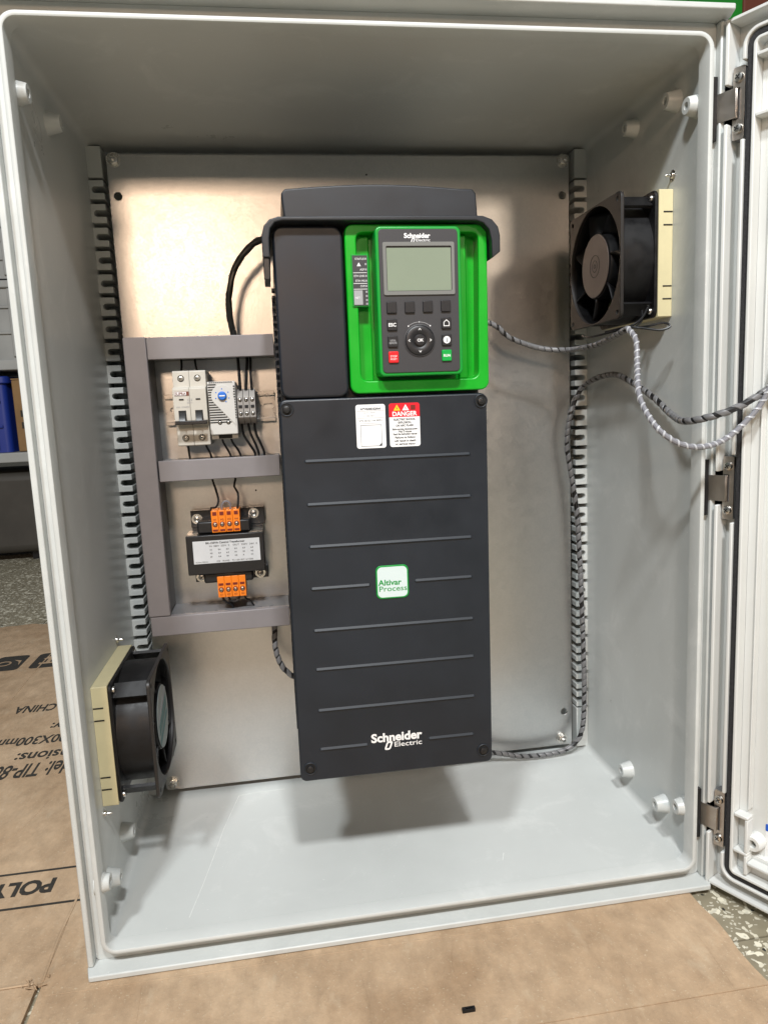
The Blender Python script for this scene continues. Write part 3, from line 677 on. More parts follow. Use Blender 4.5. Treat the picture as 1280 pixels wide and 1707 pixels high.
obj('tray_step', prism(rr(0.0655, 0.0735, 0.1088, 0.2338, 0.001), (), 0.0395, 0.0459, FY), Gp, drv, 0.0015)
# keypad
kp = obj('keypad', prism(rr(-0.0105, 0.0632, 0.1120, 0.2362, 0.0048, 6), (), 0.0185, 0.0459, FY), 'green_bezel', drv, 0.0012, 3)
obj('face_plate', prism(rr(-0.0078, 0.0604, 0.1148, 0.2338, 0.0035, 6), (), 0.0176, 0.0186, FY), 'keypad_grey', kp, 0.0004)
obj('screen_frame', prism(rr(-0.0047, 0.0570, 0.1797, 0.2230, 0.0015), [rr(-0.0019, 0.0545, 0.1829, 0.2198, 0.001)], 0.0164, 0.0177, FY), 'clear_bezel', kp, 0.0005)
obj('screen_gap', prism(rr(-0.0020, 0.0546, 0.1828, 0.2199), (), 0.0174, 0.01765, FY), 'button_black', kp)
obj('screen', prism(rr(-0.0014, 0.0540, 0.1833, 0.2183), (), 0.0171, 0.0175, FY), 'lcd_glass', kp)
for x, z, m in ((0.0013, 0.1695, 'button_black'), (0.0170, 0.1695, 'button_black'), (0.0327, 0.1698, 'button_black'), (0.0485, 0.1700, 'button_black'), (0.0013, 0.1551, 'button_black'), (0.0486, 0.1556, 'button_black'), (0.0014, 0.1411, 'button_black'), (0.0486, 0.1415, 'button_black'), (0.0016, 0.1280, 'red_button'), (0.0484, 0.1283, 'green_button')):
    obj('button', prism(rr(x-0.0043, x+0.0043, z-0.0048, z+0.0048, 0.0009, 3), (), 0.0160, 0.0178, FY), m, kp, 0.0005)
def lt(txt, x, z, y, size, mat, parent, **k): return lettering(txt, x, z, y, size, mat, parent, **k)
lt('ESC', 0.0013, 0.1537, 0.01585, 0.0040, 'white_print', kp, align='CENTER', bold=0.0001, width=0.0066)
lt('LOCAL', 0.0014, 0.1412, 0.01585, 0.0022, 'grey_print', kp, align='CENTER', bold=0.00005, width=0.0050); lt('REMOTE', 0.0014, 0.1390, 0.01585, 0.0022, 'grey_print', kp, align='CENTER', bold=0.00005, width=0.0064)
lt('STOP', 0.0016, 0.1278, 0.01585, 0.0024, 'white_print', kp, align='CENTER', width=0.0058); lt('RESET', 0.0016, 0.1256, 0.01585, 0.0020, 'white_print', kp, align='CENTER', width=0.0056)
lt('RUN', 0.0484, 0.1272, 0.01585, 0.0030, 'white_print', kp, align='CENTER', bold=0.00008, width=0.0060)
# home sign and information sign
hx, hz_ = 0.0486, 0.1556
obj('home_sign', prism([(hx-0.0026, hz_-0.0026), (hx+0.0026, hz_-0.0026), (hx+0.0026, hz_+0.0008), (hx, hz_+0.0031), (hx-0.0026, hz_+0.0008)], [[(hx-0.0020, hz_-0.0020), (hx+0.0020, hz_-0.0020), (hx+0.0020, hz_+0.0006), (hx, hz_+0.0023), (hx-0.0020, hz_+0.0006)]], 0.01575, 0.0159, FY), 'white_print', kp)
obj('information_sign', prism(circ(0.0486, 0.1415, 0.0031, 20), (), 0.01575, 0.0159, FY), 'white_print', kp)
lt('i', 0.0486, 0.1396, 0.01570, 0.0052, 'black_print', kp, align='CENTER', bold=0.00012)
# round navigation pad
nx, nz = 0.0250, 0.1416
obj('wheel', lathe([(0.0137, 0.0), (0.0137, 0.0007), (0.0130, 0.0009), (0.0128, 0.0004)], (nx, 0.0176, nz), (0, -1, 0), 40), 'keypad_grey', kp)
obj('wheel', lathe([(0.0126, 0.0), (0.0124, 0.0012), (0.0113, 0.0018), (0.0062, 0.0014), (0.0054, 0.0008), (0.0, 0.0008)], (nx, 0.0176, nz), (0, -1, 0), 40), 'button_black', kp)
obj('ok_button', lathe([(0.0049, 0.0), (0.0049, 0.0020), (0.0042, 0.0026), (0.0, 0.0028)], (nx, 0.0176, nz), (0, -1, 0), 28), 'button_black', kp)
lt('OK', nx, nz-0.0012, 0.01465, 0.0036, 'white_print', kp, align='CENTER', bold=0.00008)
for dx, dz, a in ((0, 0.0094, 90), (0, -0.0094, -90), (-0.0094, 0, 180), (0.0094, 0, 0)):
    c, s = math.cos(R(a)), math.sin(R(a))
    tri = [(nx+dx+px*c-pz*s, nz+dz+px*s+pz*c) for px, pz in ((0.0010, 0), (-0.0006, 0.0012), (-0.0010, 0.0010), (0.0002, 0), (-0.0010, -0.0010), (-0.0006, -0.0012))]
    obj('arrow_mark', prism(tri, (), 0.0158, 0.01595, FY), 'white_print', kp)
arc = [(nx+0.0155*math.cos(R(t)), nz+0.0155*math.sin(R(t))) for t in range(55, 126, 7)]
obj('arc_mark', prism(strip(arc, 0.0002), (), 0.0174, 0.01755, FY), 'grey_print', kp)
for t in (52, 128, 90): obj('arc_mark', prism(circ(nx+0.0155*math.cos(R(t)), nz+0.0155*math.sin(R(t)), 0.0006, 8), (), 0.0174, 0.01755, FY), 'white_print', kp)
# maker's lettering: big line, small line and the slanted loop below it
def maker(x, z, y, wdt, parent, m='white_print'):
    k = wdt/0.049
    lettering('Schneider', x, z, y, 0.0118*k, m, parent, bold=0.00042*k, width=wdt)
    lettering('Electric', x+0.0215*k, z-0.0062*k, y, 0.0070*k, m, parent, bold=0.00005*k, width=0.0265*k)
    sh = lambda pts: [(x+(0.0165+p[0]+p[1]*0.35)*k, z+(-0.0045+p[1])*k) for p in pts]
    ring = prism(sh(rr(-0.0030, 0.0030, -0.0042, 0.0042, 0.0020, 4)), [sh(rr(-0.0013, 0.0013, -0.0026, 0.0026, 0.0008, 3))], y, y+0.0001, FY)
    obj('emblem', ring, m, parent)
maker(-0.0302, -0.2277, 0.0298, 0.0489, drv); maker(0.0140, 0.2264, 0.0174, 0.0226, kp)
# status strip with lamps
led = obj('status_strip', prism(rr(-0.0304, -0.0153, 0.1722, 0.2157, 0.0008), (), 0.0288, 0.0455, FY), 'green_bezel', drv, 0.0004)
obj('strip_face', prism(rr(-0.0294, -0.0166, 0.1732, 0.2147, 0.0004), (), 0.0284, 0.0289, FY), 'keypad_grey', led)
for zz, tx in ((0.2118, 'STATUS'), (0.2030, 'ASF'), (0.1977, 'ETH LNK'), (0.1937, 'ETH MS'), (0.1893, 'COM')):
    lettering(tx, -0.0192, zz-0.0008, 0.02825, 0.0024, 'white_print', led, align='RIGHT', width=0.0013*len(tx))
for zz in (0.2118, 0.2074, 0.2030, 0.1977, 0.1937, 0.1893, 0.1845, 0.1810, 0.1776, 0.1745):
    obj('lamp', box(-0.0188, -0.0172, 0.0281, 0.0285, zz-0.0008, zz+0.0008), 'grey_print', led)
obj('warning_sign', prism([(-0.0256, 0.2058), (-0.0222, 0.2058), (-0.0239, 0.2090)], (), 0.0282, 0.0284, FY), 'white_print', led)
for zz in (0.2004, 0.1915, 0.1868): obj('printed_line', box(-0.0290, -0.0172, 0.0282, 0.0284, zz-0.0002, zz+0.0002), 'white_print', led)
obj('strip_panel', box(-0.0290, -0.0215, 0.0282, 0.0284, 0.1738, 0.1858), 'grey_print', led); lettering('NET', -0.0282, 0.1788, 0.0281, 0.0024, 'white_print', led)
# hood above, wrapping round both upper corners
ho = [(-0.1046, 0.2120), (-0.1046, 0.2290), (-0.1022, 0.2372), (-0.0975, 0.2422), (-0.0900, 0.2445), (0.0835, 0.2452), (0.0920, 0.2422), (0.0972, 0.2362), (0.0990, 0.2290), (0.0990, 0.2155), (0.0915, 0.2100), (0.0912, 0.2250), (0.0890, 0.2340), (0.0840, 0.2392), (0.0780, 0.2412), (-0.0870, 0.2412), (-0.0930, 0.2398), (-0.0970, 0.2350), (-0.0984, 0.2270), (-0.0984, 0.2120)]
hood = obj('hood', prism(ho, (), 0.0200, 0.1400, FY), 'hood_plastic', drv, 0.0010, 3)
obj('hood_tab', box(-0.1042, -0.0992, 0.0215, 0.0600, 0.1945, 0.2119), 'black_plastic', hood, 0.0006)
bm = bmesh.new()
cr = [(-0.0850, 0.2453, 0.034), (-0.0865, 0.2700, 0.044), (-0.0835, 0.2745, 0.046)]
front = [(-0.0845, 0.2453), (-0.0862, 0.2695), (-0.0830, 0.2732)]+[(-0.0830+0.1650*i/12, 0.2732+0.0042*math.sin(math.pi*i/12)) for i in range(1, 12)]+[(0.0822, 0.2740), (0.0852, 0.2702), (0.0868, 0.2453)]
obj('hood_cap', prism(front, (), 0.0450, 0.1400, FY), 'hood_plastic', drv, 0.0016, 3)
# grille along the left side
bm = bmesh.new()
for k in range(64):
    z = -0.225+k*0.0066
    for y0, sg in ((0.070, 1), (0.100, -1), (0.130, 1), (0.160, -1)):
        v = [bm.verts.new((x, y0+dy, z+dz)) for x in (-0.0954, -0.0986) for dy, dz in ((0, 0), (0.024, sg*0.006), (0.024, sg*0.006+0.0022), (0, 0.0022))]
        for f in ((0, 1, 2, 3), (4, 5, 6, 7), (0, 1, 5, 4), (1, 2, 6, 5), (2, 3, 7, 6), (3, 0, 4, 7)): bm.faces.new([v[i] for i in f])
bmesh.ops.recalc_face_normals(bm, faces=bm.faces[:])
gr = obj('side_grille', bm, 'hood_plastic', drv, smooth=False); gr['kind'] = 'stuff'
# stickers on the cover
st = obj('sticker', prism(rr(-0.0318, -0.0055, 0.0500, 0.0886, 0.0022, 4), (), 0.02975, 0.0300, FY), 'sticker_white', drv); st['label'] = 'white type label'
lettering('ATV630D22N4', -0.0187, 0.0838, 0.02965, 0.0026, 'black_print', st, align='CENTER', bold=0.00010, width=0.0180)
lettering('22kW / 30HP', -0.0200, 0.0806, 0.02965, 0.0020, 'grey_print', st, align='CENTER', width=0.0110)
lettering('3~ 380/480V', -0.0200, 0.0779, 0.02965, 0.0020, 'grey_print', st, align='CENTER', width=0.0100)
lettering('S/N 0D22 N4 8091', -0.0187, 0.0737, 0.02965, 0.0022, 'black_print', st, align='CENTER', width=0.0205)
for z in (0.0829, 0.0768, 0.0720): obj('printed_line', box(-0.0310, -0.0063, 0.02960, 0.02974, z-0.00012, z+0.00012), 'grey_print', st)
obj('printed_frame', prism(rr(-0.0280, -0.0092, 0.0518, 0.0706), [rr(-0.0277, -0.0095, 0.0521, 0.0703)], 0.02960, 0.02974, FY), 'black_print', st)
obj('printed_corner', prism([(-0.0095, 0.0521), (-0.0095, 0.0545), (-0.0119, 0.0521)], (), 0.02960, 0.02974, FY), 'black_print', st)
s2 = obj('sticker', prism(rr(-0.0021, 0.0255, 0.0502, 0.0888, 0.0022, 4), (), 0.02975, 0.0300, FY), 'sticker_white', drv); s2['label'] = 'red and white danger label'
top = [p for p in rr(-0.0021, 0.0255, 0.0766, 0.0888, 0.0022, 4)]
obj('red_band', prism([(-0.0021, 0.0766), (0.0255, 0.0766)]+[p for p in top if p[1] > 0.0785], (), 0.02965, 0.02974, FY), 'red_print', s2)
for x, m in ((0.0050, 'yellow_print'), (0.0128, 'white_print')):
    obj('triangle_sign', prism([(x-0.0031, 0.0823), (x+0.0031, 0.0823), (x, 0.0876)], (), 0.02955, 0.02964, FY), m, s2)
    obj('triangle_mark', prism([(x-0.0004, 0.0830), (x+0.0006, 0.0842), (x-0.0001, 0.0847), (x+0.0003, 0.0860), (x-0.0007, 0.0846), (x, 0.0842)], (), 0.02945, 0.02954, FY), 'black_print' if m == 'yellow_print' else 'red_print', s2)
obj('dark_sign', box(0.0175, 0.0217, 0.02955, 0.02964, 0.0826, 0.0868), 'dark_red', s2)
lettering('DANGER', 0.0117, 0.0776, 0.02955, 0.0054, 'white_print', s2, align='CENTER', bold=0.00016, width=0.0222)
for z, tx, wd in ((0.0736, 'ELECTRIC SHOCK,', 0.0195), (0.0709, 'EXPLOSION,', 0.0120), (0.0682, 'OR ARC FLASH', 0.0160), (0.0651, 'Before servicing, disconnect power', 0.0225), (0.0629, 'Wait 15 minutes', 0.0120), (0.0607, 'Read the instruction manual', 0.0215), (0.0577, 'Failure to follow', 0.0185), (0.0547, 'will result in death', 0.0195), (0.0519, 'or serious injury', 0.0180)):
    lettering(tx, 0.0117, z, 0.02955, 0.0024, 'black_print', s2, align='CENTER', bold=0.00006, width=wd)
s3 = obj('badge', prism(rr(-0.0198, 0.0105, -0.0886, -0.0574, 0.0050, 6), (), 0.0290, 0.0301, FY), 'logo_green', drv, 0.0004)
obj('badge_face', prism(rr(-0.0184, 0.0091, -0.0872, -0.0588, 0.0042, 6), (), 0.0288, 0.0291, FY), 'logo_pale', s3)
lettering('Altivar', -0.0176, -0.0758, 0.0287, 0.0074, 'logo_green', s3, bold=0.00018, width=0.0216); lettering('Process', -0.0176, -0.0815, 0.0287, 0.0070, 'logo_green', s3, bold=0.00004, width=0.0258)

# ------------------------------------------------------------------ cable ducts
def duct(label, x0, x1, z0, z1, vertical, yf=0.2000, group='grey slotted cable ducts on the mounting plate'):
    t = thing('cable_duct', label, 'cable duct', ((x0+x1)/2, PY-0.001, z0), group)
    yb = PY-0.0008
    obj('cover', prism(rr(x0, x1, z0, z1), (), yf, yf+0.0018, FY), 'duct_cover', t, 0.0008)
    if vertical:
        obj('cover_edge', box(x0, x0+0.0015, yf+0.0019, yf+0.0085, z0, z1), 'duct_cover', t); obj('cover_edge', box(x1-0.0015, x1, yf+0.0019, yf+0.0085, z0, z1), 'duct_cover', t)
        n = int((z1-z0-0.008)/0.0125); sl = [rr(yf+0.0105, yf+0.020, z0+0.006+k*0.0125, z0+0.0105+k*0.0125, 0.0015, 2) for k in range(n)]
        for x in (x0+0.0017, x1-0.0033): obj('side_wall', prism(rr(yf+0.0020, yb, z0, z1), sl, x, x+0.0016, FX), 'duct_base', t)
        obj('base', box(x0+0.0034, x1-0.0034, yb-0.0016, yb, z0, z1), 'duct_base', t)
    else:
        obj('cover_edge', box(x0, x1, yf+0.0019, yf+0.0085, z0, z0+0.0015), 'duct_cover', t); obj('cover_edge', box(x0, x1, yf+0.0019, yf+0.0085, z1-0.0015, z1), 'duct_cover', t)
        n = int((x1-x0-0.008)/0.0125); FZY = lambda a, b, d: Vector((a, b, d))
        sl = [rr(x0+0.006+k*0.0125, x0+0.0105+k*0.0125, yf+0.0105, yf+0.0175, 0.0015, 2) for k in range(n)]
        for z in (z0+0.0017, z1-0.0033): obj('side_wall', prism(rr(x0, x1, yf+0.0020, yb), sl, z, z+0.0016, FZY), 'duct_base', t)
        obj('base', box(x0, x1, yb-0.0016, yb, z0+0.0034, z1-0.0034), 'duct_base', t)
duct('upright grey cable duct left of the circuit breaker and transformer', -0.2550, -0.2318, -0.1352, 0.1695, True)
duct('grey cable duct above the circuit breaker', -0.2312, -0.0980, 0.1458, 0.1690, False)
duct('grey cable duct between the circuit breaker and the transformer', -0.2300, -0.1000, 0.0150, 0.0378, False)
duct('grey cable duct below the transformer', -0.2535, -0.1000, -0.1580, -0.1360, False)

# ------------------------------------------------------------------ DIN rail and what clips on it
rl = thing('din_rail', 'silver metal mounting rail behind the breaker, thermostat and terminals', 'rail', (-0.165, PY, 0.092))
RZ = 0.0922
obj('web', prism(rr(-0.2250, -0.1010, RZ-0.0125, RZ+0.0125), [rr(x, x+0.012, RZ-0.0028, RZ+0.0028, 0.0027, 4) for x in (-0.220, -0.202, -0.184, -0.166, -0.148, -0.128, -0.1145)], 0.2560, 0.2572, FY), 'rail_steel', rl)
for s in (-1, 1):
    obj('rail_side', box(-0.2250, -0.1010, 0.2500, 0.2572, RZ+s*0.0131-0.0006, RZ+s*0.0131+0.0006), 'rail_steel', rl)
    obj('rail_lip', box(-0.2250, -0.1010, 0.2495, 0.2506, RZ+s*0.0155-0.0020, RZ+s*0.0155+0.0020), 'rail_steel', rl, 0.0003)
cbk = thing('circuit_breaker', 'cream two pole circuit breaker with black toggles on the mounting rail', 'circuit breaker', (-0.19, 0.25, 0.092))
BW = 'breaker_white'; bx0, bx1 = -0.2080, -0.1732
prof = [(0.2500, 0.0525), (0.2060, 0.0525), (0.2050, 0.0535), (0.2050, 0.0760), (0.1960, 0.0790), (0.1940, 0.0800), (0.1940, 0.1140), (0.1960, 0.1155), (0.2040, 0.1160), (0.2040, 0.1325), (0.2060, 0.1335), (0.2500, 0.1335)]
xm = (bx0+bx1)/2
for a, b in ((bx0, xm-0.0001), (xm+0.0001, bx1)):
    obj('pole_body', prism(prof, (), a, b, FX), BW, cbk, 0.0005)
for x in (xm-0.0087, xm+0.0087):
    for z, y in ((0.1252, 0.2040), (0.0612, 0.2050)):
        obj('terminal_hole', lathe([(0.0036, 0.0002), (0.0036, 0.0), (0.0030, 0.0004), (0.0030, -0.0004), (0.0, -0.0004)], (x, y, z), (0, -1, 0), 18), 'hole_black', cbk)
        place('screw', SCREW, (x, y-0.0002, z), (0, -1, 0), 0.0024, cbk, 0.6)
    obj('toggle_slot', box(x-0.0040, x+0.0040, 0.1936, 0.1945, 0.0805, 0.0910), 'hole_black', cbk)
    obj('toggle', prism([(0.1935, 0.0890), (0.1880, 0.0830), (0.1865, 0.0790), (0.1935, 0.0800)], (), x-0.0034, x+0.0034, FX), 'black_plastic', cbk, 0.0004)
    obj('indicator', box(x-0.0024, x+0.0024, 0.1934, 0.1942, 0.1020, 0.1034), 'hole_black', cbk)
obj('toggle_bar', box(bx0+0.0010, bx1-0.0006, 0.1855, 0.1905, 0.0760, 0.0800), 'black_plastic', cbk, 0.0006)
obj('name_plate', box(bx0+0.0020, bx0+0.0170, 0.1936, 0.1941, 0.1066, 0.1110), 'red_brown', cbk); obj('name_plate', box(bx0+0.0024, bx0+0.0142, 0.1933, 0.1937, 0.1070, 0.1106), 'sticker_white', cbk)
lettering('SUPRA', bx0+0.0028, 0.1074, 0.1931, 0.0040, 'red_brown', cbk, bold=0.0001, width=0.0110)
lettering('C16', xm, 0.1010, 0.1937, 0.0034, 'grey_print', cbk, align='CENTER', width=0.0050); lettering('400V~', xm, 0.0982, 0.1937, 0.0024, 'grey_print', cbk, align='CENTER'); lettering('6000  IEC60898', bx0+0.0030, 0.0940, 0.1937, 0.0021, 'grey_print', cbk)

ths = thing('thermostat', 'small white thermostat with blue dial beside the circuit breaker', 'thermostat', (-0.157, 0.25, 0.092))
tx0, tx1, tz0, tz1 = -0.1720, -0.1425, 0.0632, 0.1205
obj('case', box(tx0, tx1, 0.2000, 0.2490, tz0, tz1), 'thermostat_grey', ths, 0.0010)
obj('terminal_ledge', box(tx0+0.0003, tx1-0.0003, 0.2055, 0.2485, tz0-0.0050, tz0-0.0001), 'thermostat_grey', ths, 0.0006)
for k in range(16):
    z = 0.1172-k*0.0027; l = 0.0085-0.0028*min(1, k/4) if k < 8 else 0.0057+0.0021*(k-7)
    obj('vent_slot', box(tx0+0.0006, tx0+0.0008+min(l, 0.0235), 0.1996, 0.2002, z-0.0006, z+0.0006), 'hole_black', ths)
for k in range(12):
    obj('vent_slot', box(tx0+0.0022+k*0.0021, tx0+0.0034+k*0.0021, 0.1996, 0.2002, tz1-0.0016, tz1-0.0003), 'hole_black', ths)
for k in range(13):
    obj('vent_slot', box(tx1-0.0022, tx1-0.0004, 0.1996, 0.2002, tz1-0.0050-k*0.0028-0.0014, tz1-0.0050-k*0.0028), 'hole_black', ths)
ar = [(-0.1567+0.0118*math.cos(R(t)), 0.1050+0.0118*math.sin(R(t))) for t in range(20, 226, 10)]
obj('dial_plate', prism(ar+[(-0.1440, 0.0725), (-0.1440, 0.1000)], (), 0.1992, 0.2001, FY), 'thermostat_grey', ths, 0.0003)
obj('dial', lathe([(0.0048, 0), (0.0048, 0.0024), (0.0040, 0.0032), (0, 0.0032)], (-0.1567, 0.1995, 0.1050), (0, -1, 0), 12), 'blue_dial', ths, 0.0003)
obj('dial_slot', box(-0.1597, -0.1537, 0.1958, 0.1966, 0.1044, 0.1056), 'white_print', ths)
for t in (200, 150, 90, 30, -20, -60):
    obj('dial_mark', prism(circ(-0.1567+0.0074*math.cos(R(t)), 0.1050+0.0074*math.sin(R(t)), 0.0007, 8), (), 0.1989, 0.1993, FY), 'blue_dial', ths)
for x in (-0.1612, -0.1522):
    obj('terminal_hole', prism(circ(x, 0.0765, 0.0023, 16), (), 0.1995, 0.2001, FY), 'hole_black', ths); place('screw', SCREW, (x, 0.1998, 0.0765), (0, -1, 0), 0.0016, ths)
obj('wire_port', box(-0.1640, -0.1495, 0.2050, 0.2056, 0.0588, 0.0630), 'hole_black', ths)

for k, lab in enumerate(('grey terminal block next to the thermostat, leftmost of three', 'grey terminal block between two others on the mounting rail', 'grey terminal block at the right end of the three on the rail')):
    x0 = -0.1416+k*0.0066; x1 = x0+0.0062
    t = thing('terminal_block', lab, 'terminal block', ((x0+x1)/2, 0.25, 0.09), 'terminal blocks on the rail')
    pr = [(0.2500, 0.0720), (0.2200, 0.0720), (0.2080, 0.0775), (0.2050, 0.0810), (0.2050, 0.1030), (0.2080, 0.1065), (0.2200, 0.1120), (0.2500, 0.1120)]
    obj('housing', prism(pr, (), x0, x1, FX), 'terminal_grey', t, 0.0004)
    xc = (x0+x1)/2
    for z in (0.1000, 0.0850):
        obj('screw_hole', prism(circ(xc, z, 0.0022, 16), (), 0.2045, 0.2051, FY), 'hole_black', t); place('screw', SCREW, (xc, 0.2048, z), (0, -1, 0), 0.0017, t)
    obj('bridge_slot', box(xc-0.0020, xc+0.0020, 0.2044, 0.2051, 0.0910, 0.0942), 'hole_black', t)

# ------------------------------------------------------------------ transformer
tr_ = thing('transformer', 'black control transformer with white label and orange terminals below the middle duct', 'transformer', (-0.166, 0.258, -0.07))
obj('core', box(-0.2090, -0.1235, 0.2050, 0.2420, -0.0925, -0.0478), 'black_plastic', tr_, 0.0010)
for x0, x1 in ((-0.2085, -0.196), (-0.139, -0.1240)): obj('core_edge', box(x0, x1, 0.2070, 0.2400, -0.0477, -0.0470), 'rail_steel', tr_)
obj('frame_foot', box(-0.2060, -0.1215, 0.2425, 0.2560, -0.0440, -0.0245), 'black_plastic', tr_, 0.0006); obj('frame_foot', box(-0.2060, -0.1215, 0.2425, 0.2560, -0.1090, -0.0950), 'black_plastic', tr_, 0.0006)
obj('back_frame', box(-0.2050, -0.1240, 0.2422, 0.2580, -0.0948, -0.0442), 'black_plastic', tr_)
obj('bobbin', box(-0.1960, -0.1370, 0.2100, 0.2418, -0.0469, -0.0330), 'black_plastic', tr_, 0.002); obj('bobbin', box(-0.1930, -0.1380, 0.2100, 0.2418, -0.1040, -0.0926), 'black_plastic', tr_, 0.002)
for x, z in ((-0.1340, -0.0310), (-0.1990, -0.0340), (-0.1990, -0.1030), (-0.1310, -0.1030)): place('bolt', SCREWW, (x, 0.2424, z), (0, -1, 0), 0.0036, tr_)
lb = obj('label_plate', prism(rr(-0.2018, -0.1283, -0.0798, -0.0540), (), 0.2046, 0.2050, FY), 'sticker_silver', tr_)
lettering('BK-150VA Control Transformer', -0.1662, -0.0576, 0.2044, 0.0030, 'black_print', lb, align='CENTER', bold=0.00008, width=0.0430)
lettering('IN  380V  220V  0', -0.1840, -0.0612, 0.2044, 0.0026, 'black_print', lb, width=0.0220); lettering('OUT  220V  24V  0', -0.1580, -0.0612, 0.2044, 0.0026, 'black_print', lb, width=0.0270)
for r_ in range(3):
    for c_ in range(6):
        lettering(random.choice(['H1', 'H2', '0V', '24', '50Hz', 'A', '6.3', '0.4']), -0.1835+c_*0.0090, -0.0652-r_*0.0040, 0.2044, 0.0023, 'black_print', lb, bold=0.00004)
lettering('CE   RoHS   TJ-150 IEC 61558', -0.1770, -0.0786, 0.2044, 0.0024, 'black_print', lb, width=0.0400); lettering('SCAN MENU', -0.2000, -0.0786, 0.2044, 0.0020, 'black_print', lb, width=0.0135)
def orange(xa, xb, z0, z1, up):
    n = 4; wd = (xb-xa)/n
    for k in range(n):
        a = xa+k*wd; xc = a+wd/2
        p = obj('terminal', box(a+0.0001, a+wd-0.0001, 0.2085, 0.2330, z0, z1), 'orange_plastic', tr_, 0.0005)
        s = 1 if up else -1; zm = (z0+z1)/2
        obj('wire_entry', box(xc-0.0022, xc+0.0022, 0.2080, 0.2086, zm+s*0.0072, zm+s*0.0110) if up else box(xc-0.0026, xc+0.0026, 0.2080, 0.2086, zm+0.0020, zm+0.0044), 'dark_red', p)
        obj('screw_hole', prism(circ(xc, zm-0.0030, 0.0028, 16), (), 0.2080, 0.2086, FY), 'dark_red', p); place('screw', SCREW, (xc, 0.2082, zm-0.0030), (0, -1, 0), 0.0021, p)
        if up: obj('slot', box(xc-0.0027, xc+0.0027, 0.2080, 0.2086, zm-0.0108, zm-0.0088), 'dark_red', p)
        lettering(('H' if up else 'X')+str(k+1), xc, zm+0.0012 if up else zm-0.0100, 0.2082, 0.0032, 'dark_red', p, align='CENTER')
orange(-0.1798, -0.1482, -0.0460, -0.0212, True); orange(-0.1786, -0.1470, -0.1212, -0.0968, False)

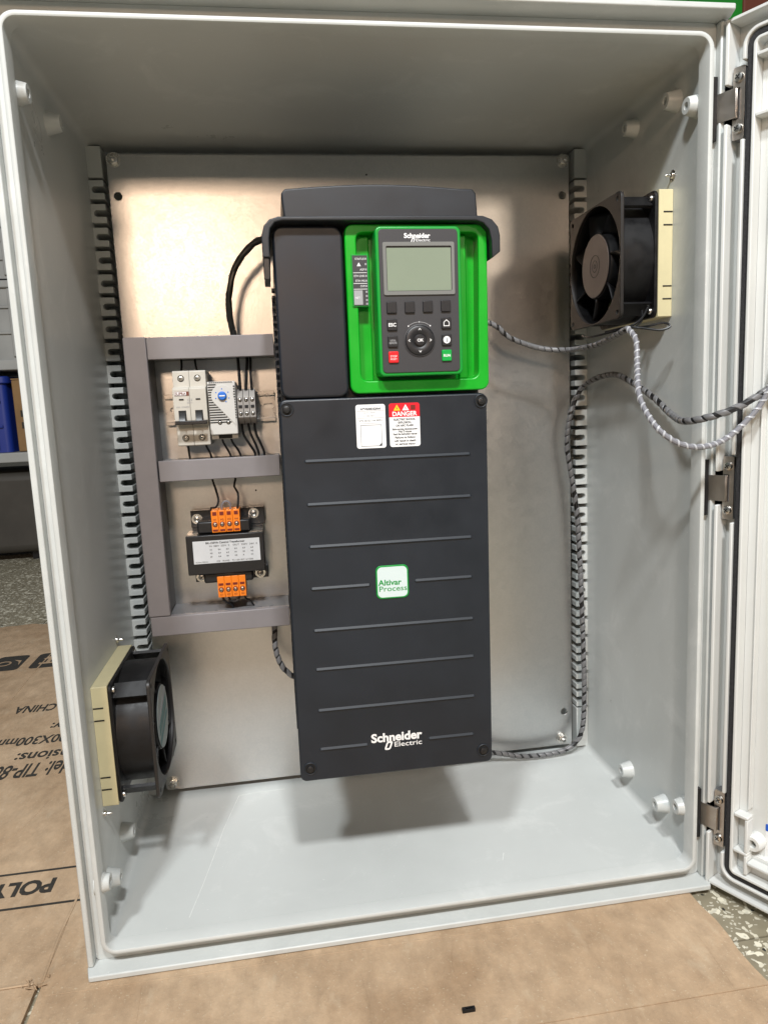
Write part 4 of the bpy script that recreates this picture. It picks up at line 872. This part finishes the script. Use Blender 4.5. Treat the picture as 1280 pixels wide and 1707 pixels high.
# ------------------------------------------------------------------ fans
def fan(s, yc, zc, label, hubmat):
    xw = s*0.2858
    t = thing('cooling_fan', label, 'fan', (xw, yc, zc), 'cooling fans on the side walls')
    hs = 0.0600
    # cream filter housing on the wall
    a, b = sorted((xw, s*0.2715))
    obj('filter_housing', prism(rr(yc-hs-0.0005, yc+hs+0.0005, zc-hs+0.001, zc+hs-0.001, 0.001), [circ(yc, zc, 0.052, 40)], a, b, FX), 'cream_plastic', t, 0.0006)
    for z in (zc+0.0385, zc+0.0265, zc-0.0300, zc-0.0420):
        obj('clip_slot', box(min(s*0.2853, s*0.2762), max(s*0.2853, s*0.2762), yc-hs-0.0009, yc-hs-0.0001, z-0.0006, z+0.0006), 'hole_black', t)
    obj('filter_mesh', prism(circ(yc, zc, 0.0525, 40), (), min(s*0.2850, s*0.2840), max(s*0.2850, s*0.2840), FX), 'fan_black', t)
    xo, xi = s*0.2713, s*0.2335
    cor = [(yc+dy*0.0525, zc+dz*0.0525) for dy in (-1, 1) for dz in (-1, 1)]
    for d0, d1, m in ((xo, xo-s*0.0032, 'fan_black'), (xi+s*0.0034, xi, 'fan_face')):
        obj('flange', prism(rr(yc-hs, yc+hs, zc-hs*0.985, zc+hs*0.985, 0.0065, 4), [circ(yc, zc, 0.0576, 48)]+[circ(c[0], c[1], 0.0022, 10) for c in cor], min(d0, d1), max(d0, d1), FX), m, t, 0.0007)
    obj('barrel', prism(circ(yc, zc, 0.0591, 48), [circ(yc, zc, 0.0577, 48)], min(xo, xi)+0.0033, max(xo, xi)-0.0033, FX), 'fan_black', t)
    for dy in (-1, 1):
        for dz in (-1, 1):
            obj('post', prism([(yc+dy*0.0455, zc+dz*0.0560), (yc+dy*0.0560, zc+dz*0.0455), (yc+dy*0.0535, zc+dz*0.0435), (yc+dy*0.0435, zc+dz*0.0535)], (), min(xo, xi)+0.0034, max(xo, xi)-0.0034, FX), 'fan_black', t)
    # motor hub, printed rings, blades
    obj('hub', lathe([(0.0330, 0), (0.0335, 0.030), (0.0325, 0.0345), (0.0300, 0.0358), (0, 0.0358)], (xo, yc, zc), (-s, 0, 0), 48), 'fan_black', t)
    hl = obj('hub_label', prism(circ(yc, zc, 0.0312, 48), (), min(xi+s*0.0020, xi+s*0.0014), max(xi+s*0.0020, xi+s*0.0014), FX), hubmat, t, 0.0002)
    for r0 in ((0.0060, 0.0113, 0.0022) if s > 0 else ()):
        obj('printed_ring', prism(circ(yc, zc, r0, 36), [circ(yc, zc, r0-0.0006, 36)], min(xi+s*0.0013, xi+s*0.0011), max(xi+s*0.0013, xi+s*0.0011), FX), 'fan_black', hl)
    if s < 0:
        for k, (za, zb) in enumerate(((-0.004, 0.006), (-0.014, -0.009), (0.012, 0.015))):
            obj('printed_band', prism([(yc-0.022, zc+za-0.008), (yc+0.022, zc+za+0.008), (yc+0.022, zc+zb+0.008), (yc-0.022, zc+zb-0.008)], (), xi+s*0.0013, xi+s*0.0010, FX), 'teal_print' if k < 2 else 'grey_print', hl)
    for k in range(7):
        bm = bmesh.new(); a0 = 2*math.pi*k/7+0.2; V = []
        for i in range(6):
            r_ = 0.0325+(0.0550-0.0325)*i/5; row = []
            for j in range(4):
                aa = a0+(j/3)*0.40+(i/5)*0.16; d = -0.001+j/3*0.022
                row.append(bm.verts.new((xi+s*(0.004+d), yc+r_*math.cos(aa), zc+r_*math.sin(aa))))
            V.append(row)
        for i in range(5):
            for j in range(3): bm.faces.new((V[i][j], V[i+1][j], V[i+1][j+1], V[i][j+1]))
        ob = obj('blade', bm, 'fan_black', t); so = ob.modifiers.new('thick', 'SOLIDIFY'); so.thickness = 0.0014
    for k in range(3):
        an = R(25+120*k); cy, cz = yc+0.045*math.cos(an), zc+0.045*math.sin(an)
    for c in cor:
        place('screw', SCREW, (xo-s*0.0032, c[0], c[1]), (-s, 0, 0), 0.0030, t, random.random())
        obj('rivet', lathe([(0.0024, 0), (0.0020, 0.0008), (0, 0.0008)], (xi, c[0], c[1]), (-s, 0, 0), 12), 'steel', t) if dy and False else None
    return t
fan(1, 0.1250, 0.2195, 'black cooling fan in cream housing on the right wall, upper right', 'fan_hub')
fan(-1, 0.1190, -0.2170, 'black cooling fan in cream housing on the left wall, lower left', 'fan_label')

# ------------------------------------------------------------------ cables
def wrapped(label, pts, r, core, wrap, pitch, width, cat='cable', name='wrapped_cable', n=2):
    t = thing(name, label, cat, pts[0])
    path = smooth_path(pts, 0.004); F = frames(path)
    for k in range(n):      # twisted cores inside the spiral wrap
        s = 0; q = []
        for i, (p, (u, v)) in enumerate(zip(path, F)):
            if i: s += (p-path[i-1]).length
            a = 2*math.pi*(s/0.045+k/n); q.append(p+(u*math.cos(a)+v*math.sin(a))*r*(0.42 if n > 1 else 0.0))
        obj('core', tube(q, r*(0.56 if n > 1 else 0.97), 10, smooth=False), core[k % len(core)], t)
    obj('spiral_wrap', helix(pts, r*0.98, pitch, width, 0.0005), wrap, t)
    return t
wrapped('grey spiral wrapped cable from the drive to the upper right fan', [(0.085, 0.215, 0.190), (0.1436, 0.200, 0.1738), (0.1680, 0.200, 0.1565), (0.2031, 0.200, 0.1440), (0.2300, 0.188, 0.1402), (0.2360, 0.150, 0.1398), (0.2370, 0.1129, 0.1415), (0.2350, 0.0548, 0.1491)], 0.0026, ('wire_black',), 'wrap_grey', 0.0085, 0.0072, n=1)
wrapped('pale spiral wrapped cable drooping from the upper right fan to the door', [(0.2350, 0.0540, 0.1500), (0.2352, 0.0380, 0.1375), (0.2300, 0.0250, 0.1130), (0.2200, 0.0000, 0.0830), (0.2250, -0.0250, 0.0555), (0.2480, -0.0320, 0.0410), (0.2783, -0.0320, 0.0438), (0.3059, -0.0340, 0.0660), (0.3180, -0.0360, 0.0861), (0.3260, -0.0380, 0.1165), (0.336, -0.048, 0.155), (0.360, -0.085, 0.175)], 0.0024, ('wire_grey',), 'wrap_white', 0.0074, 0.0020, n=1)
wrapped('black spiral wrapped cable from under the drive up the right corner to the door', [(0.050, 0.225, -0.345), (0.0950, 0.232, -0.3540), (0.1472, 0.240, -0.3637), (0.1874, 0.240, -0.3735), (0.2283, 0.240, -0.3745), (0.2560, 0.240, -0.3670), (0.2700, 0.240, -0.3450), (0.2730, 0.240, -0.2913), (0.2711, 0.240, -0.2098), (0.2681, 0.240, -0.1305), (0.2636, 0.240, -0.0532), (0.2553, 0.240, 0.0), (0.2515, 0.240, 0.0299), (0.2560, 0.240, 0.0664), (0.2700, 0.240, 0.0960), (0.2740, 0.205, 0.1075), (0.2760, 0.1617, 0.1095), (0.2765, 0.1201, 0.0985), (0.2760, 0.0763, 0.0822), (0.2730, 0.0380, 0.0660), (0.2620, -0.0050, 0.0615), (0.2776, -0.0300, 0.0673), (0.2999, -0.0320, 0.0755), (0.3221, -0.0360, 0.0885), (0.345, -0.060, 0.105), (0.365, -0.095, 0.11)], 0.0029, ('wire_black',), 'wrap_grey', 0.0110, 0.0078, n=1)
wrapped('dark wrapped cable curving from the top duct to the drive hood', [(-0.080, 0.215, 0.279), (-0.1009, 0.205, 0.2690), (-0.1154, 0.200, 0.2600), (-0.1311, 0.200, 0.2419), (-0.1404, 0.200, 0.2175), (-0.1429, 0.206, 0.1928), (-0.1408, 0.220, 0.1690), (-0.139, 0.225, 0.155)], 0.0031, ('hose_dark',), 'hose_dark', 0.0180, 0.0172, n=1)
wrapped('dark wrapped cable hanging from the bottom duct behind the drive', [(-0.1178, 0.225, -0.150), (-0.1181, 0.225, -0.1644), (-0.1191, 0.222, -0.1900), (-0.1129, 0.220, -0.2128), (-0.0997, 0.220, -0.2276), (-0.080, 0.220, -0.236)], 0.0030, ('wire_black',), 'wrap_grey', 0.0100, 0.0072, n=1)
for c, lab in (((0.360, -0.085, 0.175), 'small white cable mount stuck on the door, upper of two'), ((0.365, -0.095, 0.11), 'small white cable mount stuck on the door, lower of two')):
    cu = (Vector(c)-PA).dot(H); t = thing('cable_mount', lab, 'cable mount', c, 'cable mounts on the door')
    obj('pad', prism(rr(cu-0.010, cu+0.010, c[2]-0.010, c[2]+0.010, 0.002), (), -0.0179, -0.0150, FD), 'white_print', t, 0.0006)
    obj('loop', prism(rr(cu-0.005, cu+0.005, c[2]-0.007, c[2]+0.007, 0.002), (), -0.0149, -0.0080, FD), 'white_print', t, 0.001)
def wire(label, pts, r=0.0011, mat='wire_black', group='thin black wires'):
    o = obj('wire', tube(pts, r, 8, 0.003), mat); return tag(o, label, 'wire', group)
wire('looped thin black fan wire tied under the upper right fan', [(0.262, 0.078, 0.172), (0.256, 0.066, 0.158), (0.246, 0.058, 0.151), (0.250, 0.045, 0.150), (0.262, 0.036, 0.152), (0.266, 0.032, 0.148), (0.258, 0.036, 0.1455), (0.246, 0.048, 0.149), (0.236, 0.060, 0.151), (0.230, 0.090, 0.150)])
wire('thin black wire running along the underside of the upper right fan', [(0.264, 0.070, 0.170), (0.255, 0.064, 0.160), (0.244, 0.062, 0.153), (0.236, 0.080, 0.150), (0.228, 0.120, 0.148), (0.232, 0.150, 0.152)])
W = 0.0012
wire('thin black wire into the left top terminal of the circuit breaker', [(-0.2000, 0.232, 0.152), (-0.2002, 0.230, 0.1465), (-0.1998, 0.226, 0.139), (-0.2010, 0.222, 0.1325)], W)
wire('thin black wire into the right top terminal of the circuit breaker', [(-0.1858, 0.232, 0.152), (-0.1855, 0.230, 0.1460), (-0.1848, 0.228, 0.139), (-0.1825, 0.222, 0.1325)], W)
wire('black wire from the duct above into the left terminal block', [(-0.1385, 0.225, 0.152), (-0.1383, 0.222, 0.1457), (-0.1378, 0.216, 0.130), (-0.1378, 0.216, 0.1105)], 0.0017)
wire('black wire from the duct above into the middle terminal block', [(-0.1290, 0.225, 0.152), (-0.1282, 0.222, 0.144), (-0.1296, 0.216, 0.130), (-0.1318, 0.216, 0.1105)], 0.0017)
wire('black wire from the duct above into the right terminal block', [(-0.1250, 0.225, 0.152), (-0.1246, 0.222, 0.1438), (-0.1254, 0.216, 0.128), (-0.1252, 0.216, 0.1105)], 0.0014)
wire('thin black wire from the left bottom terminal of the circuit breaker', [(-0.1990, 0.218, 0.053), (-0.1992, 0.220, 0.0490), (-0.1993, 0.224, 0.042), (-0.1988, 0.228, 0.032)], W)
wire('thin black wire from the right bottom terminal of the circuit breaker', [(-0.1800, 0.218, 0.053), (-0.1790, 0.220, 0.0490), (-0.1762, 0.224, 0.042), (-0.1750, 0.228, 0.032)], W)
wire('thin black wire from the left terminal of the thermostat', [(-0.1612, 0.212, 0.0605), (-0.1605, 0.216, 0.054), (-0.1560, 0.222, 0.044), (-0.1515, 0.228, 0.032)], W)
wire('thin black wire from the right terminal of the thermostat', [(-0.1520, 0.212, 0.0605), (-0.1505, 0.216, 0.054), (-0.1450, 0.222, 0.044), (-0.1410, 0.228, 0.032)], W)
wire('black wire from under the left terminal block, bending right', [(-0.1388, 0.216, 0.074), (-0.1380, 0.220, 0.062), (-0.1320, 0.222, 0.050), (-0.1270, 0.226, 0.040), (-0.1268, 0.230, 0.030)], 0.0014)
wire('black wire from under the middle terminal block, bending right', [(-0.1320, 0.216, 0.074), (-0.1300, 0.220, 0.062), (-0.1255, 0.222, 0.050), (-0.1228, 0.226, 0.040), (-0.1230, 0.230, 0.030)], 0.0014)
wire('black wire from under the right terminal block, bending right', [(-0.1252, 0.216, 0.074), (-0.1240, 0.220, 0.062), (-0.1195, 0.222, 0.050), (-0.1165, 0.226, 0.040), (-0.1170, 0.230, 0.030)], 0.0014)
wire('black wire from the middle duct to the left transformer terminal, curled at its end', [(-0.1766, 0.228, 0.020), (-0.1762, 0.226, 0.0111), (-0.1730, 0.222, 0.000), (-0.1712, 0.220, -0.0120), (-0.1745, 0.215, -0.0185), (-0.1790, 0.212, -0.0180), (-0.1798, 0.213, -0.0230), (-0.1765, 0.216, -0.0230)], W)
wire('black wire from the middle duct to the right transformer terminal', [(-0.1512, 0.228, 0.020), (-0.1510, 0.226, 0.0110), (-0.1528, 0.223, 0.0035), (-0.1490, 0.220, -0.0040), (-0.1495, 0.217, -0.0150), (-0.1508, 0.216, -0.0225)], W)
wire('grey wire loop between the two middle upper transformer terminals', [(-0.1680, 0.216, -0.0225), (-0.1668, 0.214, -0.0150), (-0.1625, 0.213, -0.0115), (-0.1585, 0.214, -0.0145), (-0.1582, 0.216, -0.0225)], W, 'wire_grey')
wire('black wire from the left lower transformer terminal into the bottom duct', [(-0.1745, 0.216, -0.1200), (-0.1735, 0.214, -0.1255), (-0.1690, 0.215, -0.1295), (-0.1645, 0.218, -0.1330), (-0.1640, 0.224, -0.1420)], 0.0014)
wire('black wire looping between the lower transformer terminals', [(-0.1680, 0.216, -0.1200), (-0.1665, 0.214, -0.1262), (-0.1610, 0.213, -0.1278), (-0.1560, 0.214, -0.1255), (-0.1560, 0.216, -0.1200)], 0.0013)
wire('black wire from the right lower transformer terminal bending into the bottom duct', [(-0.1500, 0.216, -0.1200), (-0.1485, 0.215, -0.1255), (-0.1430, 0.219, -0.1315), (-0.1395, 0.226, -0.1400)], 0.0011)
